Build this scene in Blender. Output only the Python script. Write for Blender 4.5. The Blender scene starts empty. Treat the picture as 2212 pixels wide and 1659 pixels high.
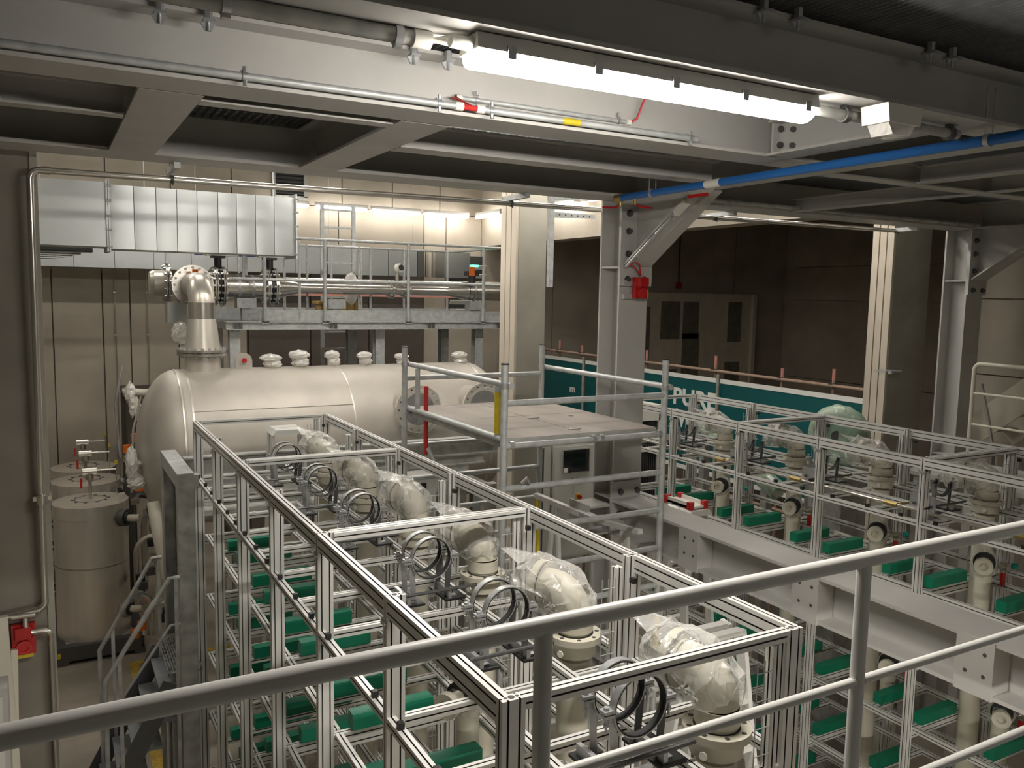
import bpy, math, random
from mathutils import Vector, Matrix
random.seed(7)
sc = bpy.context.scene
C = sc.collection
E = 5.2                       # eye height above the hall floor; heights below are written E+offset
R_ = math.radians
# ------------------------------------------------------------------ camera, world, exposure
cam = bpy.data.cameras.new('camera'); cam.sensor_width = 36.0; cam.lens = 36*1805.9/2212
cam.clip_start = 0.05; cam.clip_end = 200
co = bpy.data.objects.new('camera', cam); C.objects.link(co)
yaw, pit, rol = R_(29.205), R_(6.119), R_(1.080)
fw = Vector((math.sin(yaw)*math.cos(pit), math.cos(yaw)*math.cos(pit), -math.sin(pit)))
rt = Vector((math.cos(yaw), -math.sin(yaw), 0)); up = rt.cross(fw)
rt2 = math.cos(rol)*rt+math.sin(rol)*up; up2 = -math.sin(rol)*rt+math.cos(rol)*up
m3 = Matrix((rt2, up2, -fw)).transposed()
co.matrix_world = Matrix.Translation((0, 0, E)) @ m3.to_4x4()
sc.camera = co
w = bpy.data.worlds.new('world'); sc.world = w; w.use_nodes = True
w.node_tree.nodes['Background'].inputs[0].default_value = (1, .95, .88, 1)
w.node_tree.nodes['Background'].inputs[1].default_value = 0.03
vs = sc.view_settings
vs.view_transform = 'Standard'; vs.look = 'None'; vs.gamma = 1; vs.use_curve_mapping = False
vs.exposure = 1.15
sc.cycles.use_denoising = True
sc.cycles.max_bounces = 8; sc.cycles.diffuse_bounces = 5; sc.cycles.glossy_bounces = 4
sc.cycles.transparent_max_bounces = 16
sc.cycles.sample_clamp_indirect = 4.0
LAMP = 60.0        # emission strength of the mezzanine luminaire
WALLTUBE = 11.0    # emission of the tubes on the back wall
HALLFILL = 38.0    # emission of the added fill luminaires of the hall

# ------------------------------------------------------------------ materials
def mat(name, col, rough=.5, metal=0., noise=.0, scale=8., bump=0., stretch=None, spec=.5, emis=None, es=0., dark=None):
    m = bpy.data.materials.new(name); m.use_nodes = True
    nt = m.node_tree; b = nt.nodes['Principled BSDF']
    b.inputs['Base Color'].default_value = (*col, 1); b.inputs['Roughness'].default_value = rough
    b.inputs['Metallic'].default_value = metal; b.inputs['Specular IOR Level'].default_value = spec
    if emis:
        b.inputs['Emission Color'].default_value = (*emis, 1); b.inputs['Emission Strength'].default_value = es
    if noise or bump:
        tc = nt.nodes.new('ShaderNodeTexCoord'); mp = nt.nodes.new('ShaderNodeMapping')
        if stretch: mp.inputs['Scale'].default_value = stretch
        n = nt.nodes.new('ShaderNodeTexNoise'); n.inputs['Scale'].default_value = scale; n.inputs['Detail'].default_value = 5
        nt.links.new(tc.outputs['Object'], mp.inputs[0]); nt.links.new(mp.outputs[0], n.inputs['Vector'])
        if noise:
            rp = nt.nodes.new('ShaderNodeValToRGB'); rp.color_ramp.elements[0].position = .3; rp.color_ramp.elements[1].position = .7
            lo = dark if dark else tuple(c*(1-noise) for c in col)
            rp.color_ramp.elements[0].color = (*lo, 1); rp.color_ramp.elements[1].color = (*[min(1, c*(1+noise*.5)) for c in col], 1)
            nt.links.new(n.outputs['Fac'], rp.inputs[0]); nt.links.new(rp.outputs[0], b.inputs['Base Color'])
        if bump:
            bm = nt.nodes.new('ShaderNodeBump'); bm.inputs['Strength'].default_value = bump; bm.inputs['Distance'].default_value = .01
            nt.links.new(n.outputs['Fac'], bm.inputs['Height']); nt.links.new(bm.outputs[0], b.inputs['Normal'])
    return m
M = {}
M['paint'] = mat('grey_paint', (.47, .46, .435), .45, 0, .08, 3)
M['rail'] = mat('rail_paint', (.68, .67, .64), .38, 0, .05, 6)
M['galv'] = mat('galvanised', (.50, .515, .51), .45, .3, .22, 14)
M['galvd'] = mat('galvanised_dull', (.42, .42, .395), .5, .22, .28, 10)
M['alu'] = mat('aluminium', (.72, .715, .685), .38, .2, .05, 5)
M['slot'] = mat('slot_dark', (.06, .06, .058), .6)
M['steel'] = mat('stainless', (.62, .59, .54), .25, .9, .08, 6, 0, (1, 1, .15))
M['brushed'] = mat('brushed_stainless', (.68, .64, .57), .36, .6, .08, 9, 0, (1, 1, .08))
M['tank'] = mat('tank_steel', (.80, .75, .67), .28, .68, .08, 9, 0, (1, 1, .08))
M['vessel'] = mat('vessel_steel', (.49, .455, .40), .5, .35, .14, 2.2, .05)
M['duct'] = mat('duct_sheet', (.44, .46, .455), .32, .7, .10, 1.6)
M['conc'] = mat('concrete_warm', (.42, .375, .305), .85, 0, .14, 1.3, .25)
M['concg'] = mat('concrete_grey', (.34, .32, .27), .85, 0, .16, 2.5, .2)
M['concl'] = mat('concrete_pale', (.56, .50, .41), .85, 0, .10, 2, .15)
M['concd'] = mat('concrete_dark', (.235, .215, .18), .85, 0, .16, 2.5, .2)
M['dark'] = mat('dark_concrete', (.50, .44, .355), .9, 0, .2, 1.2, .2)
M['floor'] = mat('floor_concrete', (.33, .29, .235), .6, 0, .25, 1.5, .08)
M['yline'] = mat('yellow_line', (.55, .36, .05), .7, 0, .3, 20)
M['door'] = mat('brown_door', (.115, .095, .08), .7, 0, .08, 3)
M['pp'] = mat('beige_plastic', (.61, .575, .475), .4)
M['green'] = mat('green_plastic', (.0, .175, .095), .42)
M['black'] = mat('black_plastic', (.015, .015, .016), .45)
M['rubber'] = mat('rubber', (.02, .02, .02), .8)
M['red'] = mat('red_plastic', (.42, .012, .012), .3)
M['redp'] = mat('red_paint', (.5, .02, .02), .45)
M['yellow'] = mat('yellow_sleeve', (.62, .47, .02), .5, 0, .15, 20)
M['blue'] = mat('blue_pipe', (.015, .13, .42), .32)
M['bluec'] = mat('blue_cap', (.13, .2, .55), .4)
M['orange'] = mat('orange_cap', (.8, .17, .01), .4)
M['white'] = mat('white_plastic', (.74, .72, .66), .45)
M['cream'] = mat('cream_paint', (.64, .60, .50), .45)
M['ply'] = mat('deck_ply', (.31, .27, .235), .6, 0, .22, 4, 0, (1, .3, 1))
M['banner'] = mat('teal_banner', (.0, .095, .10), .5, 0, .12, 1.5)
M['letter'] = mat('white_letter', (.8, .8, .76), .6)
M['cab'] = mat('cabinet_grey', (.52, .52, .48), .5)
M['screen'] = mat('screen_black', (.012, .012, .013), .08)
M['brass'] = mat('brass', (.45, .33, .12), .35, .8)
M['rust'] = mat('rusty_tube', (.34, .25, .18), .6, .2, .5, 18, 0, None, .5, None, 0, (.36, .23, .18))
M['pink'] = mat('pink_paint', (.55, .25, .2), .6)
M['wood'] = mat('crate_wood', (.55, .36, .12), .7, 0, .2, 5)
M['steel_dk'] = mat('dark_steel', (.12, .12, .12), .4, .6)
M['zinc'] = mat('zinc_plate', (.55, .56, .57), .38, .75, .12, 25)
M['grate'] = mat('grating_steel', (.22, .23, .235), .5, .4, .2, 12)
M['teal'] = mat('teal_knob', (.0, .35, .28), .4)
M['lampw'] = mat('lamp_housing', (.62, .61, .57), .45)
M['glow'] = mat('lamp_glow', (1, 1, 1), .5, 0, emis=(1, .945, .865), es=LAMP)
M['weak'] = mat('rear_fill_glow', (1, 1, 1), .5, 0, emis=(1, .945, .865), es=6)
M['under'] = mat('walkway_fill_glow', (1, 1, 1), .5, 0, emis=(1, .945, .865), es=110)
M['tube'] = mat('tube_glow', (1, 1, 1), .5, 0, emis=(1, .945, .865), es=WALLTUBE)
M['hall'] = mat('hall_fill_glow', (1, 1, 1), .5, 0, emis=(1, .945, .865), es=HALLFILL)
M['hall2'] = mat('hall_fill_glow_rear', (1, 1, 1), .5, 0, emis=(1, .945, .865), es=HALLFILL*.85)
M['led'] = mat('green_led', (0, .5, .2), .5, 0, emis=(.05, 1, .35), es=4)
M['patch'] = mat('filler_patch', (.20, .175, .14), .9, 0, .2, 6)
M['board'] = mat('plasterboard', (.70, .63, .50), .9, 0, .1, 3)
M['cable'] = mat('grey_cable', (.25, .24, .22), .6)

def film(name, tint, fac):
    m = bpy.data.materials.new(name); m.use_nodes = True; nt = m.node_tree; nt.nodes.clear()
    o = nt.nodes.new('ShaderNodeOutputMaterial'); mx = nt.nodes.new('ShaderNodeMixShader')
    tr = nt.nodes.new('ShaderNodeBsdfTransparent'); tr.inputs[0].default_value = (.96, .96, .95, 1)
    gl = nt.nodes.new('ShaderNodeBsdfPrincipled'); gl.inputs['Base Color'].default_value = (*tint, 1); gl.inputs['Roughness'].default_value = .12
    gl.inputs['Specular IOR Level'].default_value = .9
    lw = nt.nodes.new('ShaderNodeLayerWeight'); lw.inputs[0].default_value = .35
    ad = nt.nodes.new('ShaderNodeMath'); ad.operation = 'MULTIPLY_ADD'; ad.inputs[1].default_value = .55; ad.inputs[2].default_value = fac
    tc = nt.nodes.new('ShaderNodeTexCoord'); n = nt.nodes.new('ShaderNodeTexNoise'); n.inputs['Scale'].default_value = 9; n.inputs['Detail'].default_value = 2
    n.inputs['Distortion'].default_value = 1.5
    bp = nt.nodes.new('ShaderNodeBump'); bp.inputs['Strength'].default_value = .7; bp.inputs['Distance'].default_value = .03
    L = nt.links.new
    L(tc.outputs['Object'], n.inputs['Vector']); L(n.outputs['Fac'], bp.inputs['Height']); L(bp.outputs[0], gl.inputs['Normal'])
    L(lw.outputs['Facing'], ad.inputs[0]); L(ad.outputs[0], mx.inputs[0]); L(tr.outputs[0], mx.inputs[1]); L(gl.outputs[0], mx.inputs[2]); L(mx.outputs[0], o.inputs[0])
    return m
M['film'] = film('clear_film', (.80, .79, .76), .19)
M['filmw'] = film('white_film', (.80, .78, .74), .55)
M['filmg'] = film('green_film', (.45, .62, .48), .45)

# ------------------------------------------------------------------ mesh builder
class MB:
    def __init__(s): s.v = []; s.f = []; s.m = []; s.p = []
    def add(s, vs, fs, mi=0):
        b = len(s.v); s.p.append((b, len(vs), len(s.f), len(fs))); s.v += [tuple(p) for p in vs]; s.f += [tuple(i+b for i in f) for f in fs]; s.m += [mi]*len(fs); return s
    def box(s, x0, x1, y0, y1, z0, z1, mi=0):
        return s.add([(x0,y0,z0),(x1,y0,z0),(x1,y1,z0),(x0,y1,z0),(x0,y0,z1),(x1,y0,z1),(x1,y1,z1),(x0,y1,z1)],
                     [(0,3,2,1),(4,5,6,7),(0,1,5,4),(1,2,6,5),(2,3,7,6),(3,0,4,7)], mi)
    def bar(s, p0, p1, wx, wy, mi=0, ref=(0,0,1)):      # rectangular bar, wx along ref x dir, wy along the other
        p0 = Vector(p0); p1 = Vector(p1); d = (p1-p0).normalized(); r = Vector(ref)
        if abs(d.dot(r)) > .98: r = Vector((1,0,0))
        a = d.cross(r).normalized()*wx/2; b = a.cross(d).normalized()*wy/2
        vs = [p+i*a+j*b for p in (p0, p1) for i, j in ((-1,-1),(1,-1),(1,1),(-1,1))]
        return s.add(vs, [(3,2,1,0),(4,5,6,7),(0,1,5,4),(1,2,6,5),(2,3,7,6),(3,0,4,7)], mi)
    def prism(s, poly, o, u, v, d, mi=0):               # polygon in u,v swept along d
        o, u, v, d = map(Vector, (o, u, v, d)); n = len(poly)
        a = [o+u*x+v*y for x, y in poly]; b = [p+d for p in a]
        fs = [(i, (i+1) % n, n+(i+1) % n, n+i) for i in range(n)]+[tuple(reversed(range(n))), tuple(range(n, 2*n))]
        return s.add(a+b, fs, mi)
    def tube(s, pts, r, n=10, mi=0, cap=True, closed=False):
        P = [Vector(p) for p in pts]; k = len(P); rs = r if isinstance(r, (list, tuple)) else [r]*k
        T = []
        for i in range(k):
            if closed: t = P[(i+1) % k]-P[i-1]
            else: t = P[min(i+1, k-1)]-P[max(i-1, 0)]
            T.append(t.normalized())
        a = T[0].orthogonal().normalized(); vs = []
        for i in range(k):
            a = (a-T[i]*a.dot(T[i])).normalized(); b = T[i].cross(a)
            for j in range(n):
                th = 2*math.pi*j/n; vs.append(P[i]+(a*math.cos(th)+b*math.sin(th))*rs[i])
        fs = []
        for i in range(k if closed else k-1):
            q = (i+1) % k
            for j in range(n): fs.append((i*n+j, i*n+(j+1) % n, q*n+(j+1) % n, q*n+j))
        if cap and not closed: fs += [tuple(reversed(range(n))), tuple(range((k-1)*n, k*n))]
        return s.add(vs, fs, mi)
    def cyl(s, p0, p1, r, n=16, mi=0): return s.tube([p0, p1], r, n, mi)
    def lathe(s, prof, o, ax, n=24, mi=0):              # prof: (radius, height along ax)
        o = Vector(o); ax = Vector(ax).normalized()
        return s.tube([o+ax*h for r, h in prof], [max(r, 1e-4) for r, h in prof], n, mi) if len({round(h,5) for r,h in prof}) == len(prof) else s._lathe(prof, o, ax, n, mi)
    def _lathe(s, prof, o, ax, n, mi):
        o = Vector(o); ax = Vector(ax).normalized(); a = ax.orthogonal().normalized(); b = ax.cross(a); k = len(prof)
        vs = [o+ax*h+(a*math.cos(2*math.pi*j/n)+b*math.sin(2*math.pi*j/n))*max(r, 1e-4) for r, h in prof for j in range(n)]
        fs = [(i*n+j, i*n+(j+1) % n, (i+1)*n+(j+1) % n, (i+1)*n+j) for i in range(k-1) for j in range(n)]
        fs += [tuple(reversed(range(n))), tuple(range((k-1)*n, k*n))]
        return s.add(vs, fs, mi)
    def band(s, c, ax, R, w, t, a0=0, a1=360, n=28, mi=0, x=None):   # ring band
        c = Vector(c); ax = Vector(ax).normalized(); x = Vector(x) if x else ax.orthogonal().normalized(); y = ax.cross(x)
        full = abs(a1-a0) >= 359.9; k = n if full else n+1; vs = []
        for i in range(k):
            th = R_(a0+(a1-a0)*i/n); d = x*math.cos(th)+y*math.sin(th)
            vs += [c+d*R-ax*w/2, c+d*(R+t)-ax*w/2, c+d*(R+t)+ax*w/2, c+d*R+ax*w/2]
        fs = []
        for i in range(n):
            q = (i+1) % k
            for j in range(4): fs.append((i*4+j, i*4+(j+1) % 4, q*4+(j+1) % 4, q*4+j))
        if not full: fs += [(3,2,1,0), (n*4, n*4+1, n*4+2, n*4+3)]
        return s.add(vs, fs, mi)
    def blob(s, c, rx, ry, rz, jit=.08, nu=14, nv=9, mi=0, seed=0, z0=-1.):
        rg = random.Random(seed); c = Vector(c); vs = []; fs = []
        for i in range(nv+1):
            ph = math.asin(z0+(1-z0)*i/nv)
            for j in range(nu):
                th = 2*math.pi*j/nu; k = 1+rg.uniform(-jit, jit)
                vs.append(c+Vector((rx*math.cos(ph)*math.cos(th)*k, ry*math.cos(ph)*math.sin(th)*k, rz*math.sin(ph)*(1+rg.uniform(-jit, jit)))))
        for i in range(nv):
            for j in range(nu): fs.append((i*nu+j, i*nu+(j+1) % nu, (i+1)*nu+(j+1) % nu, (i+1)*nu+j))
        return s.add(vs, fs, mi)
    def clusters(s):                                    # pieces that do not touch each other
        bb = []
        for (v0, nv, f0, nf) in s.p:
            q = s.v[v0:v0+nv]; bb.append(([min(c[i] for c in q)-.002 for i in range(3)], [max(c[i] for c in q)+.002 for i in range(3)]))
        n = len(bb); par = list(range(n))
        def root(i):
            while par[i] != i: par[i] = par[par[i]]; i = par[i]
            return i
        for i in range(n):
            for j in range(i):
                if all(bb[i][0][k] <= bb[j][1][k] and bb[j][0][k] <= bb[i][1][k] for k in range(3)): par[root(i)] = root(j)
        g = {}
        for i in range(n): g.setdefault(root(i), []).append(i)
        return list(g.values())
    def build(s, name, ms, parent=None, smooth=True, stuff=False):
        if parent is not None and not stuff and 1 < len(s.p) < 160:
            cl = s.clusters()
            if len(cl) > 1:
                first = None
                for c in cl:
                    q = MB()
                    for i in c:
                        v0, nv, f0, nf = s.p[i]
                        o_ = len(q.v); q.v += s.v[v0:v0+nv]; q.f += [tuple(k-v0+o_ for k in f) for f in s.f[f0:f0+nf]]; q.m += s.m[f0:f0+nf]
                    ob = q.build(name, ms, parent, smooth); first = first or ob
                return first
        o0 = Vector((0,0,0)); p = parent
        while p is not None: o0 += p.location; p = p.parent
        me = bpy.data.meshes.new(name); me.from_pydata([tuple(Vector(q)-o0) for q in s.v], [], s.f)
        for k in (ms if isinstance(ms, (list, tuple)) else [ms]): me.materials.append(M[k])
        me.polygons.foreach_set('material_index', s.m)
        if smooth:
            me.polygons.foreach_set('use_smooth', [True]*len(me.polygons)); me.set_sharp_from_angle(angle=R_(34))
        me.update()
        ob = bpy.data.objects.new(name, me); C.objects.link(ob)
        if parent is not None: ob.parent = parent
        if stuff: ob['kind'] = 'stuff'
        return ob
def tag(o, label, cat, group=None):
    o['label'] = label; o['category'] = cat
    if group: o['group'] = group
    return o
def thing(name, label, cat, loc, group=None):
    o = bpy.data.objects.new(name, None); o.empty_display_size = .1; o.location = loc; C.objects.link(o)
    return tag(o, label, cat, group)
def struct(name, mb, ms):
    o = mb.build(name, ms); o['kind'] = 'structure'; return o
def dup(root, off, label, group=None):
    kids = {}
    for o in C.objects:
        if o.parent: kids.setdefault(o.parent.name, []).append(o)
    def rec(o, par):
        c = o.copy(); C.objects.link(c)
        if par: c.parent = par
        for k in kids.get(o.name, []): rec(k, c)
        return c
    r = rec(root, None); r.location = Vector(root.location)+Vector(off); r['label'] = label
    if group: r['group'] = group
    return r
ORD = ['first','second','third','fourth','fifth','sixth','seventh','eighth','ninth','tenth','eleventh','twelfth']
def ibeam_poly(w, h, tw, tf):
    a, b = w/2, h/2; t = tw/2
    return [(-a,-b),(a,-b),(a,-b+tf),(t,-b+tf),(t,b-tf),(a,b-tf),(a,b),(-a,b),(-a,b-tf),(-t,b-tf),(-t,-b+tf),(-a,-b+tf)]
def arc(c, u, v, r, a0, a1, n=8):
    c, u, v = Vector(c), Vector(u), Vector(v)
    return [c+u*r*math.cos(R_(a0+(a1-a0)*i/n))+v*r*math.sin(R_(a0+(a1-a0)*i/n)) for i in range(n+1)]
def hexbolt(mb, p, ax, r, h, mi=0):
    p = Vector(p); ax = Vector(ax).normalized(); mb.tube([p, p+ax*h], r, 6, mi)
# ------------------------------------------------------------------ hall shell
XL, XR, YB, ZT = -3.0, 18.8, 17.5, E+4.6
fl = struct('floor', MB().box(-4, 20, -3, 18.2, -.25, 0), 'floor')
b = MB().box(.85, .97, 6.0, 12.3, 0, .004).box(.97, 2.3, 12.2, 12.3, 0, .004); b.build('floor_line', 'yline', fl)
b = MB().box(3.0, 3.12, 2.0, 7.0, 0, .004); b.build('floor_line', 'yline', fl)
struct('ceiling', MB().box(-4, 20, -3, 18.2, ZT, ZT+.2), 'concg')
struct('wall_front', MB().box(-4, 20, -3.2, -3, -.2, ZT), 'concg')
struct('wall_left', MB().box(-3.2, -3, -3, 18, -.2, ZT), 'concg')
wb = struct('wall_back', MB().box(-3, 20, YB+.12, YB+.3, -.2, ZT), 'dark')
edges = [-1.2, .12, .95, 1.42, 2.28, 3.05, 3.56]
def panel(x0, x1, z0, z1, m='conc', y=YB):
    MB().box(x0+.012, x1-.012, y, y+.12, z0, z1).build('panel', m, wb)
for a_, b_ in zip(edges[:-1], edges[1:]): panel(a_, b_, 0, E+1.75)
for a_, b_ in zip([3.56, 5.5], [5.5, 7.46]): panel(a_, b_, E+.42, E+1.75)
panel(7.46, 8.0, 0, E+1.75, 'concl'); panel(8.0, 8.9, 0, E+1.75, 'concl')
for k in range(9): panel(-1.2+1.13*k, -1.2+1.13*(k+1), E+1.77, ZT)
panel(3.08, 3.56, 0, E+.42, 'conc', YB-.12)
# dark right-hand back wall
for k in range(5): panel(8.9+1.98*k, 8.9+1.98*(k+1), 0, ZT, 'dark')
d1 = struct('door_1', MB().box(3.56, 7.46, YB-.03, YB+.1, 0, E+.40), 'door')
for k in range(3): MB().box(3.6+1.28*k, 3.6+1.28*k+1.25, YB-.08, YB-.03, .05, E+.36).build('door_leaf', 'door', d1)
wr = struct('wall_right', MB().box(XR, XR+.2, -3, 18, -.2, ZT), 'dark')
for z0, z1 in ((0, E-2.2), (E-2.18, E-.02), (E, E+.9), (E+.92, ZT)):
    for k in range(4): MB().box(XR-.1, XR, 3.6+3.4*k, 3.58+3.4*(k+1), z0, z1).build('panel', 'dark', wr)
# plasterboard partition with filler patches in the dark bay
pb = thing('plasterboard_partition', 'unpainted plasterboard partition with dark filler patches in the unlit bay', 'partition', (15.5, 17.35, E-3.0))
MB().box(13.4, 17.3, 17.3, 17.42, 0, E+.12).build('board', 'board', pb)
MB().box(17.3, 17.42, 17.2, 17.42, 0, E+.12).build('edge_profile', 'cream', pb)
for x0, x1, z0, z1 in ((13.5,13.75,-2.2,-.25),(13.5,13.75,-4.3,-2.5),(14.1,14.75,-1.1,-.1),(14.85,15.4,-1.1,-.1),(14.2,14.7,-3.1,-1.9),(14.85,15.45,-3.2,-.95),(16.45,16.95,-1.2,-.1),(16.4,16.95,-3.2,-1.75),(15.2,15.7,-4.2,-3.5)):
    MB().box(x0, x1, 17.294, 17.3, E+z0, E+z1).build('filler_patch', 'patch', pb)
# pale downstand beam over the opening to the dark bay and the right near wall
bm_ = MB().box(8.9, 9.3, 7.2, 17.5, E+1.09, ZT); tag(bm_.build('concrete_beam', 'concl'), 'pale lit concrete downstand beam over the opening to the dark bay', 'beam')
w2 = struct('wall_right_near', MB().box(11.5, 11.8, -3, 7.5, -.2, ZT), 'conc')
for z0, z1 in ((0, E-1.0), (E-.98, E+.05), (E+.07, ZT)):
    for k in range(3): MB().box(11.44, 11.5, -1+2.85*k, -1.02+2.85*(k+1), z0, z1).build('panel', 'conc', w2)
# left foreground wall
wl = struct('wall_left_near', MB().box(-3, -.012, 6.44, 6.85, 0, ZT), 'concd')
MB().box(-.055, -.012, 6.425, 6.44, 0, ZT).build('edge_strip', 'concg', wl)
# louvres and conduits on the back wall
v = thing('wall_louvre', 'small dark louvred air vent high on the back wall', 'vent', (4.46, YB-.06, E+2.0))
b = MB(); b.box(4.10, 4.17, YB-.08, YB, E+1.9, E+2.5).box(4.75, 4.82, YB-.08, YB, E+1.9, E+2.5).box(4.1, 4.82, YB-.08, YB, E+1.86, E+1.92); b.build('frame', 'galvd', v)
for k in range(7): MB().bar((4.17, YB-.04, E+1.96+.075*k), (4.75, YB-.04, E+1.96+.075*k), .07, .012, 0, (0,.5,1)).build('louvre_blade', 'steel_dk', v)
MB().box(4.17, 4.75, YB-.01, YB, E+1.92, E+2.5).build('backing', 'slot', v)
v = thing('louvre_panel', 'white and black slatted louvre on the back wall beside the concrete column', 'vent', (8.55, YB-.1, E-.3))
MB().box(8.05, 8.95, YB-.1, YB-.02, E-.5, E+.85).build('backing', 'slot', v)
for k in range(6): MB().bar((8.05, YB-.13, E-.4+.2*k), (8.95, YB-.13, E-.4+.2*k), .10, .03, 0, (0,1,.6)).build('louvre_blade', 'white', v)
for i, (x, nm) in enumerate(((1.16,'left of the two thin steel conduits running down the back wall'),(1.72,'right of the two thin steel conduits running down the back wall'))):
    c_ = thing('wall_conduit', nm, 'conduit', (x, YB-.03, E-4), 'conduits on the back wall')
    MB().cyl((x, YB-.025, .3), (x, YB-.025, E+.4), .012, 8).build('tube', 'steel', c_)
    for z in (-3.2,-2,-.9,-.1): MB().box(x-.025, x+.025, YB-.04, YB, E+z-.012, E+z+.012).build('clip', 'zinc', c_)

# ------------------------------------------------------------------ overhead mezzanine steelwork
ZBt = E+.83
def xbeam(name, lab, yc, w_, h, x0, x1, tf=.017, tw=.011, zb=ZBt):
    b = MB(); b.prism(ibeam_poly(w_, h, tw, tf), (x0, yc, zb+h/2), (0,1,0), (0,0,1), (x1-x0, 0, 0)); return tag(b.build(name, 'paint'), lab, 'beam')
def ybeam(name, lab, xc, w_, h, y0, y1, tf=.016, tw=.011, zb=ZBt):
    b = MB(); b.prism(ibeam_poly(w_, h, tw, tf), (xc, y0, zb+h/2), (-1,0,0), (0,0,1), (0, y1-y0, 0)); return tag(b.build(name, 'paint'), lab, 'beam')
xbeam('steel_beam', 'overhead grey steel beam carrying the bright tube lamp', 2.52, .24, .255, -3, 8.5)
b2 = xbeam('steel_beam', 'wide lit overhead grey steel beam with the conduit and red cables along it', 3.78, .26, .275, -3, 4.24)
b3 = xbeam('steel_beam', 'furthest overhead grey steel beam, resting on the two bolted steel columns', 5.97, .34, .40, -3, 11.3, .024)
ybeam('cross_beam', 'left overhead cross beam with pale underside above the silver duct', .507, .262, .26, 3.93, 5.8)
ybeam('cross_beam', 'middle overhead cross beam with bolted end plate at its far end', 1.68, .262, .26, 3.93, 5.8)
cb = ybeam('cross_beam', 'short bolted cross beam right of the bright tube lamp', 3.80, .19, .20, 2.66, 3.64, .014, .01, ZBt)
b = MB(); b.box(3.735, 3.79, 3.625, 3.64, ZBt-.0, ZBt+.245); b.build('end_plate', 'paint', cb)
b = MB()
for z in (.06, .15): hexbolt(b, (3.755, 3.6, ZBt+z), (0,-1,0), .017, .022)
for z in (.05, .14): hexbolt(b, (3.79, 3.52, ZBt+z), (-1,0,0), .016, .02)
b.build('bolt', 'steel_dk', cb)
ep = MB().box(1.60, 1.76, 5.70, 5.80, ZBt+.03, ZBt+.24)
ybeam('main_cross_beam', 'heavy overhead cross beam above the blue pipe, meeting the haunched steel column', 4.41, .30, .28, -2.5, 5.8)
ybeam('main_cross_beam', 'heavy overhead cross beam at right meeting the second steel column', 9.29, .30, .28, 2.0, 5.8)
for lab, y, x0, x1, w_ in (('narrow overhead steel joist in the far left bay',4.62,-3,.37,.10),('narrow overhead steel joist tucked behind the lit beam',4.08,.64,1.55,.10),('pale overhead steel joist right of the middle cross beam',4.70,1.82,4.25,.17),('thin overhead steel joist right of the blue pipe',3.95,4.57,9.1,.13)):
    xbeam('steel_joist', lab, y, w_, .14, x0, x1, .01, .008)
for lab, x, y0, y1 in (('short thin joist nearer the blue pipe at upper right',5.45,2.66,3.88),('thin joist between the two furthest beams at upper right',6.3,4.03,5.78),('short thin joist left of the bulkhead light at upper right',6.3,2.66,3.88)):
    ybeam('steel_joist', lab, x, .10, .12, y0, y1, .01, .008)
# open grating floor above
def grating(lab, x0, x1, y0, y1, pitch=.034, z=E+1.115, h=.03):
    g = thing('floor_grating', lab, 'grating', ((x0+x1)/2, (y0+y1)/2, z))
    b = MB(); n = int((x1-x0)/pitch)
    for k in range(n+1): b.box(x0+k*pitch-.0016, x0+k*pitch+.0016, y0, y1, z, z+h)
    b.build('bearing_bar', 'grate', g, False, True)
    b = MB(); m_ = int((y1-y0)/.1)
    for k in range(m_+1): b.box(x0, x1, y0+k*.1-.003, y0+k*.1+.003, z+h-.008, z+h)
    b.build('cross_rod', 'grate', g, False, True)
    MB().box(x0, x1, y0-.002, y0+.002, z, z+h).box(x0, x1, y1-.002, y1+.002, z, z+h).build('edge_band', 'grate', g, False)
grating('steel grating overhead in the top right corner, nearest the camera', 1.0, 3.1, .0, 2.5)
grating('steel grating overhead at the far right top corner', 3.12, 6.3, .0, 2.5)
grating('steel grating strip overhead between the lamp beam and the lit beam', -.6, 4.3, 2.53, 3.76)
grating('dark steel grating overhead behind the lit beam', -2.5, 4.3, 3.8, 5.95, .05)
grating('dark steel grating overhead at far right beyond the blue pipe', 4.5, 9.2, 2.53, 5.95, .05)
struct('ceiling_deck', MB().box(-3, 11.4, -3, 6.1, E+2.9, E+3.0), 'concg')
def clip(x, y, lab, grp):
    t = thing('grating_clip', lab, 'clip', (x, y, E+1.06), grp); z = E+1.075
    b = MB(); hexbolt(b, (x, y-.012, z-.012), (0,0,1), .017, .04); b.cyl((x, y-.012, z-.055), (x, y-.012, z), .006, 8); b.build('bolt', 'zinc', t)
    b = MB(); b.box(x-.022, x+.022, y-.045, y+.02, z-.022, z-.012); b.prism([(-.03,0),(.03,0),(.012,-.03),(-.012,-.03)], (x, y-.01, z-.022), (1,0,0), (0,0,1), (0,.012,0)); b.build('saddle', 'zinc', t)
for x, l in ((.43,'leftmost grating clip on the lit beam'),(.61,'second grating clip from left on the lit beam'),(1.49,'third grating clip from left on the lit beam, left of the lamp end'),(1.66,'grating clip on the lit beam just below the lamp end')): clip(x, 3.64, l, 'grating clips on the lit beam')
for x, l in ((2.37,'leftmost dark grating clip on the lamp beam'),(2.55,'second dark grating clip on the lamp beam'),(3.35,'third dark grating clip on the lamp beam'),(3.50,'rightmost dark grating clip on the lamp beam')): clip(x, 2.39, l, 'grating clips on the lamp beam')

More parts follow.
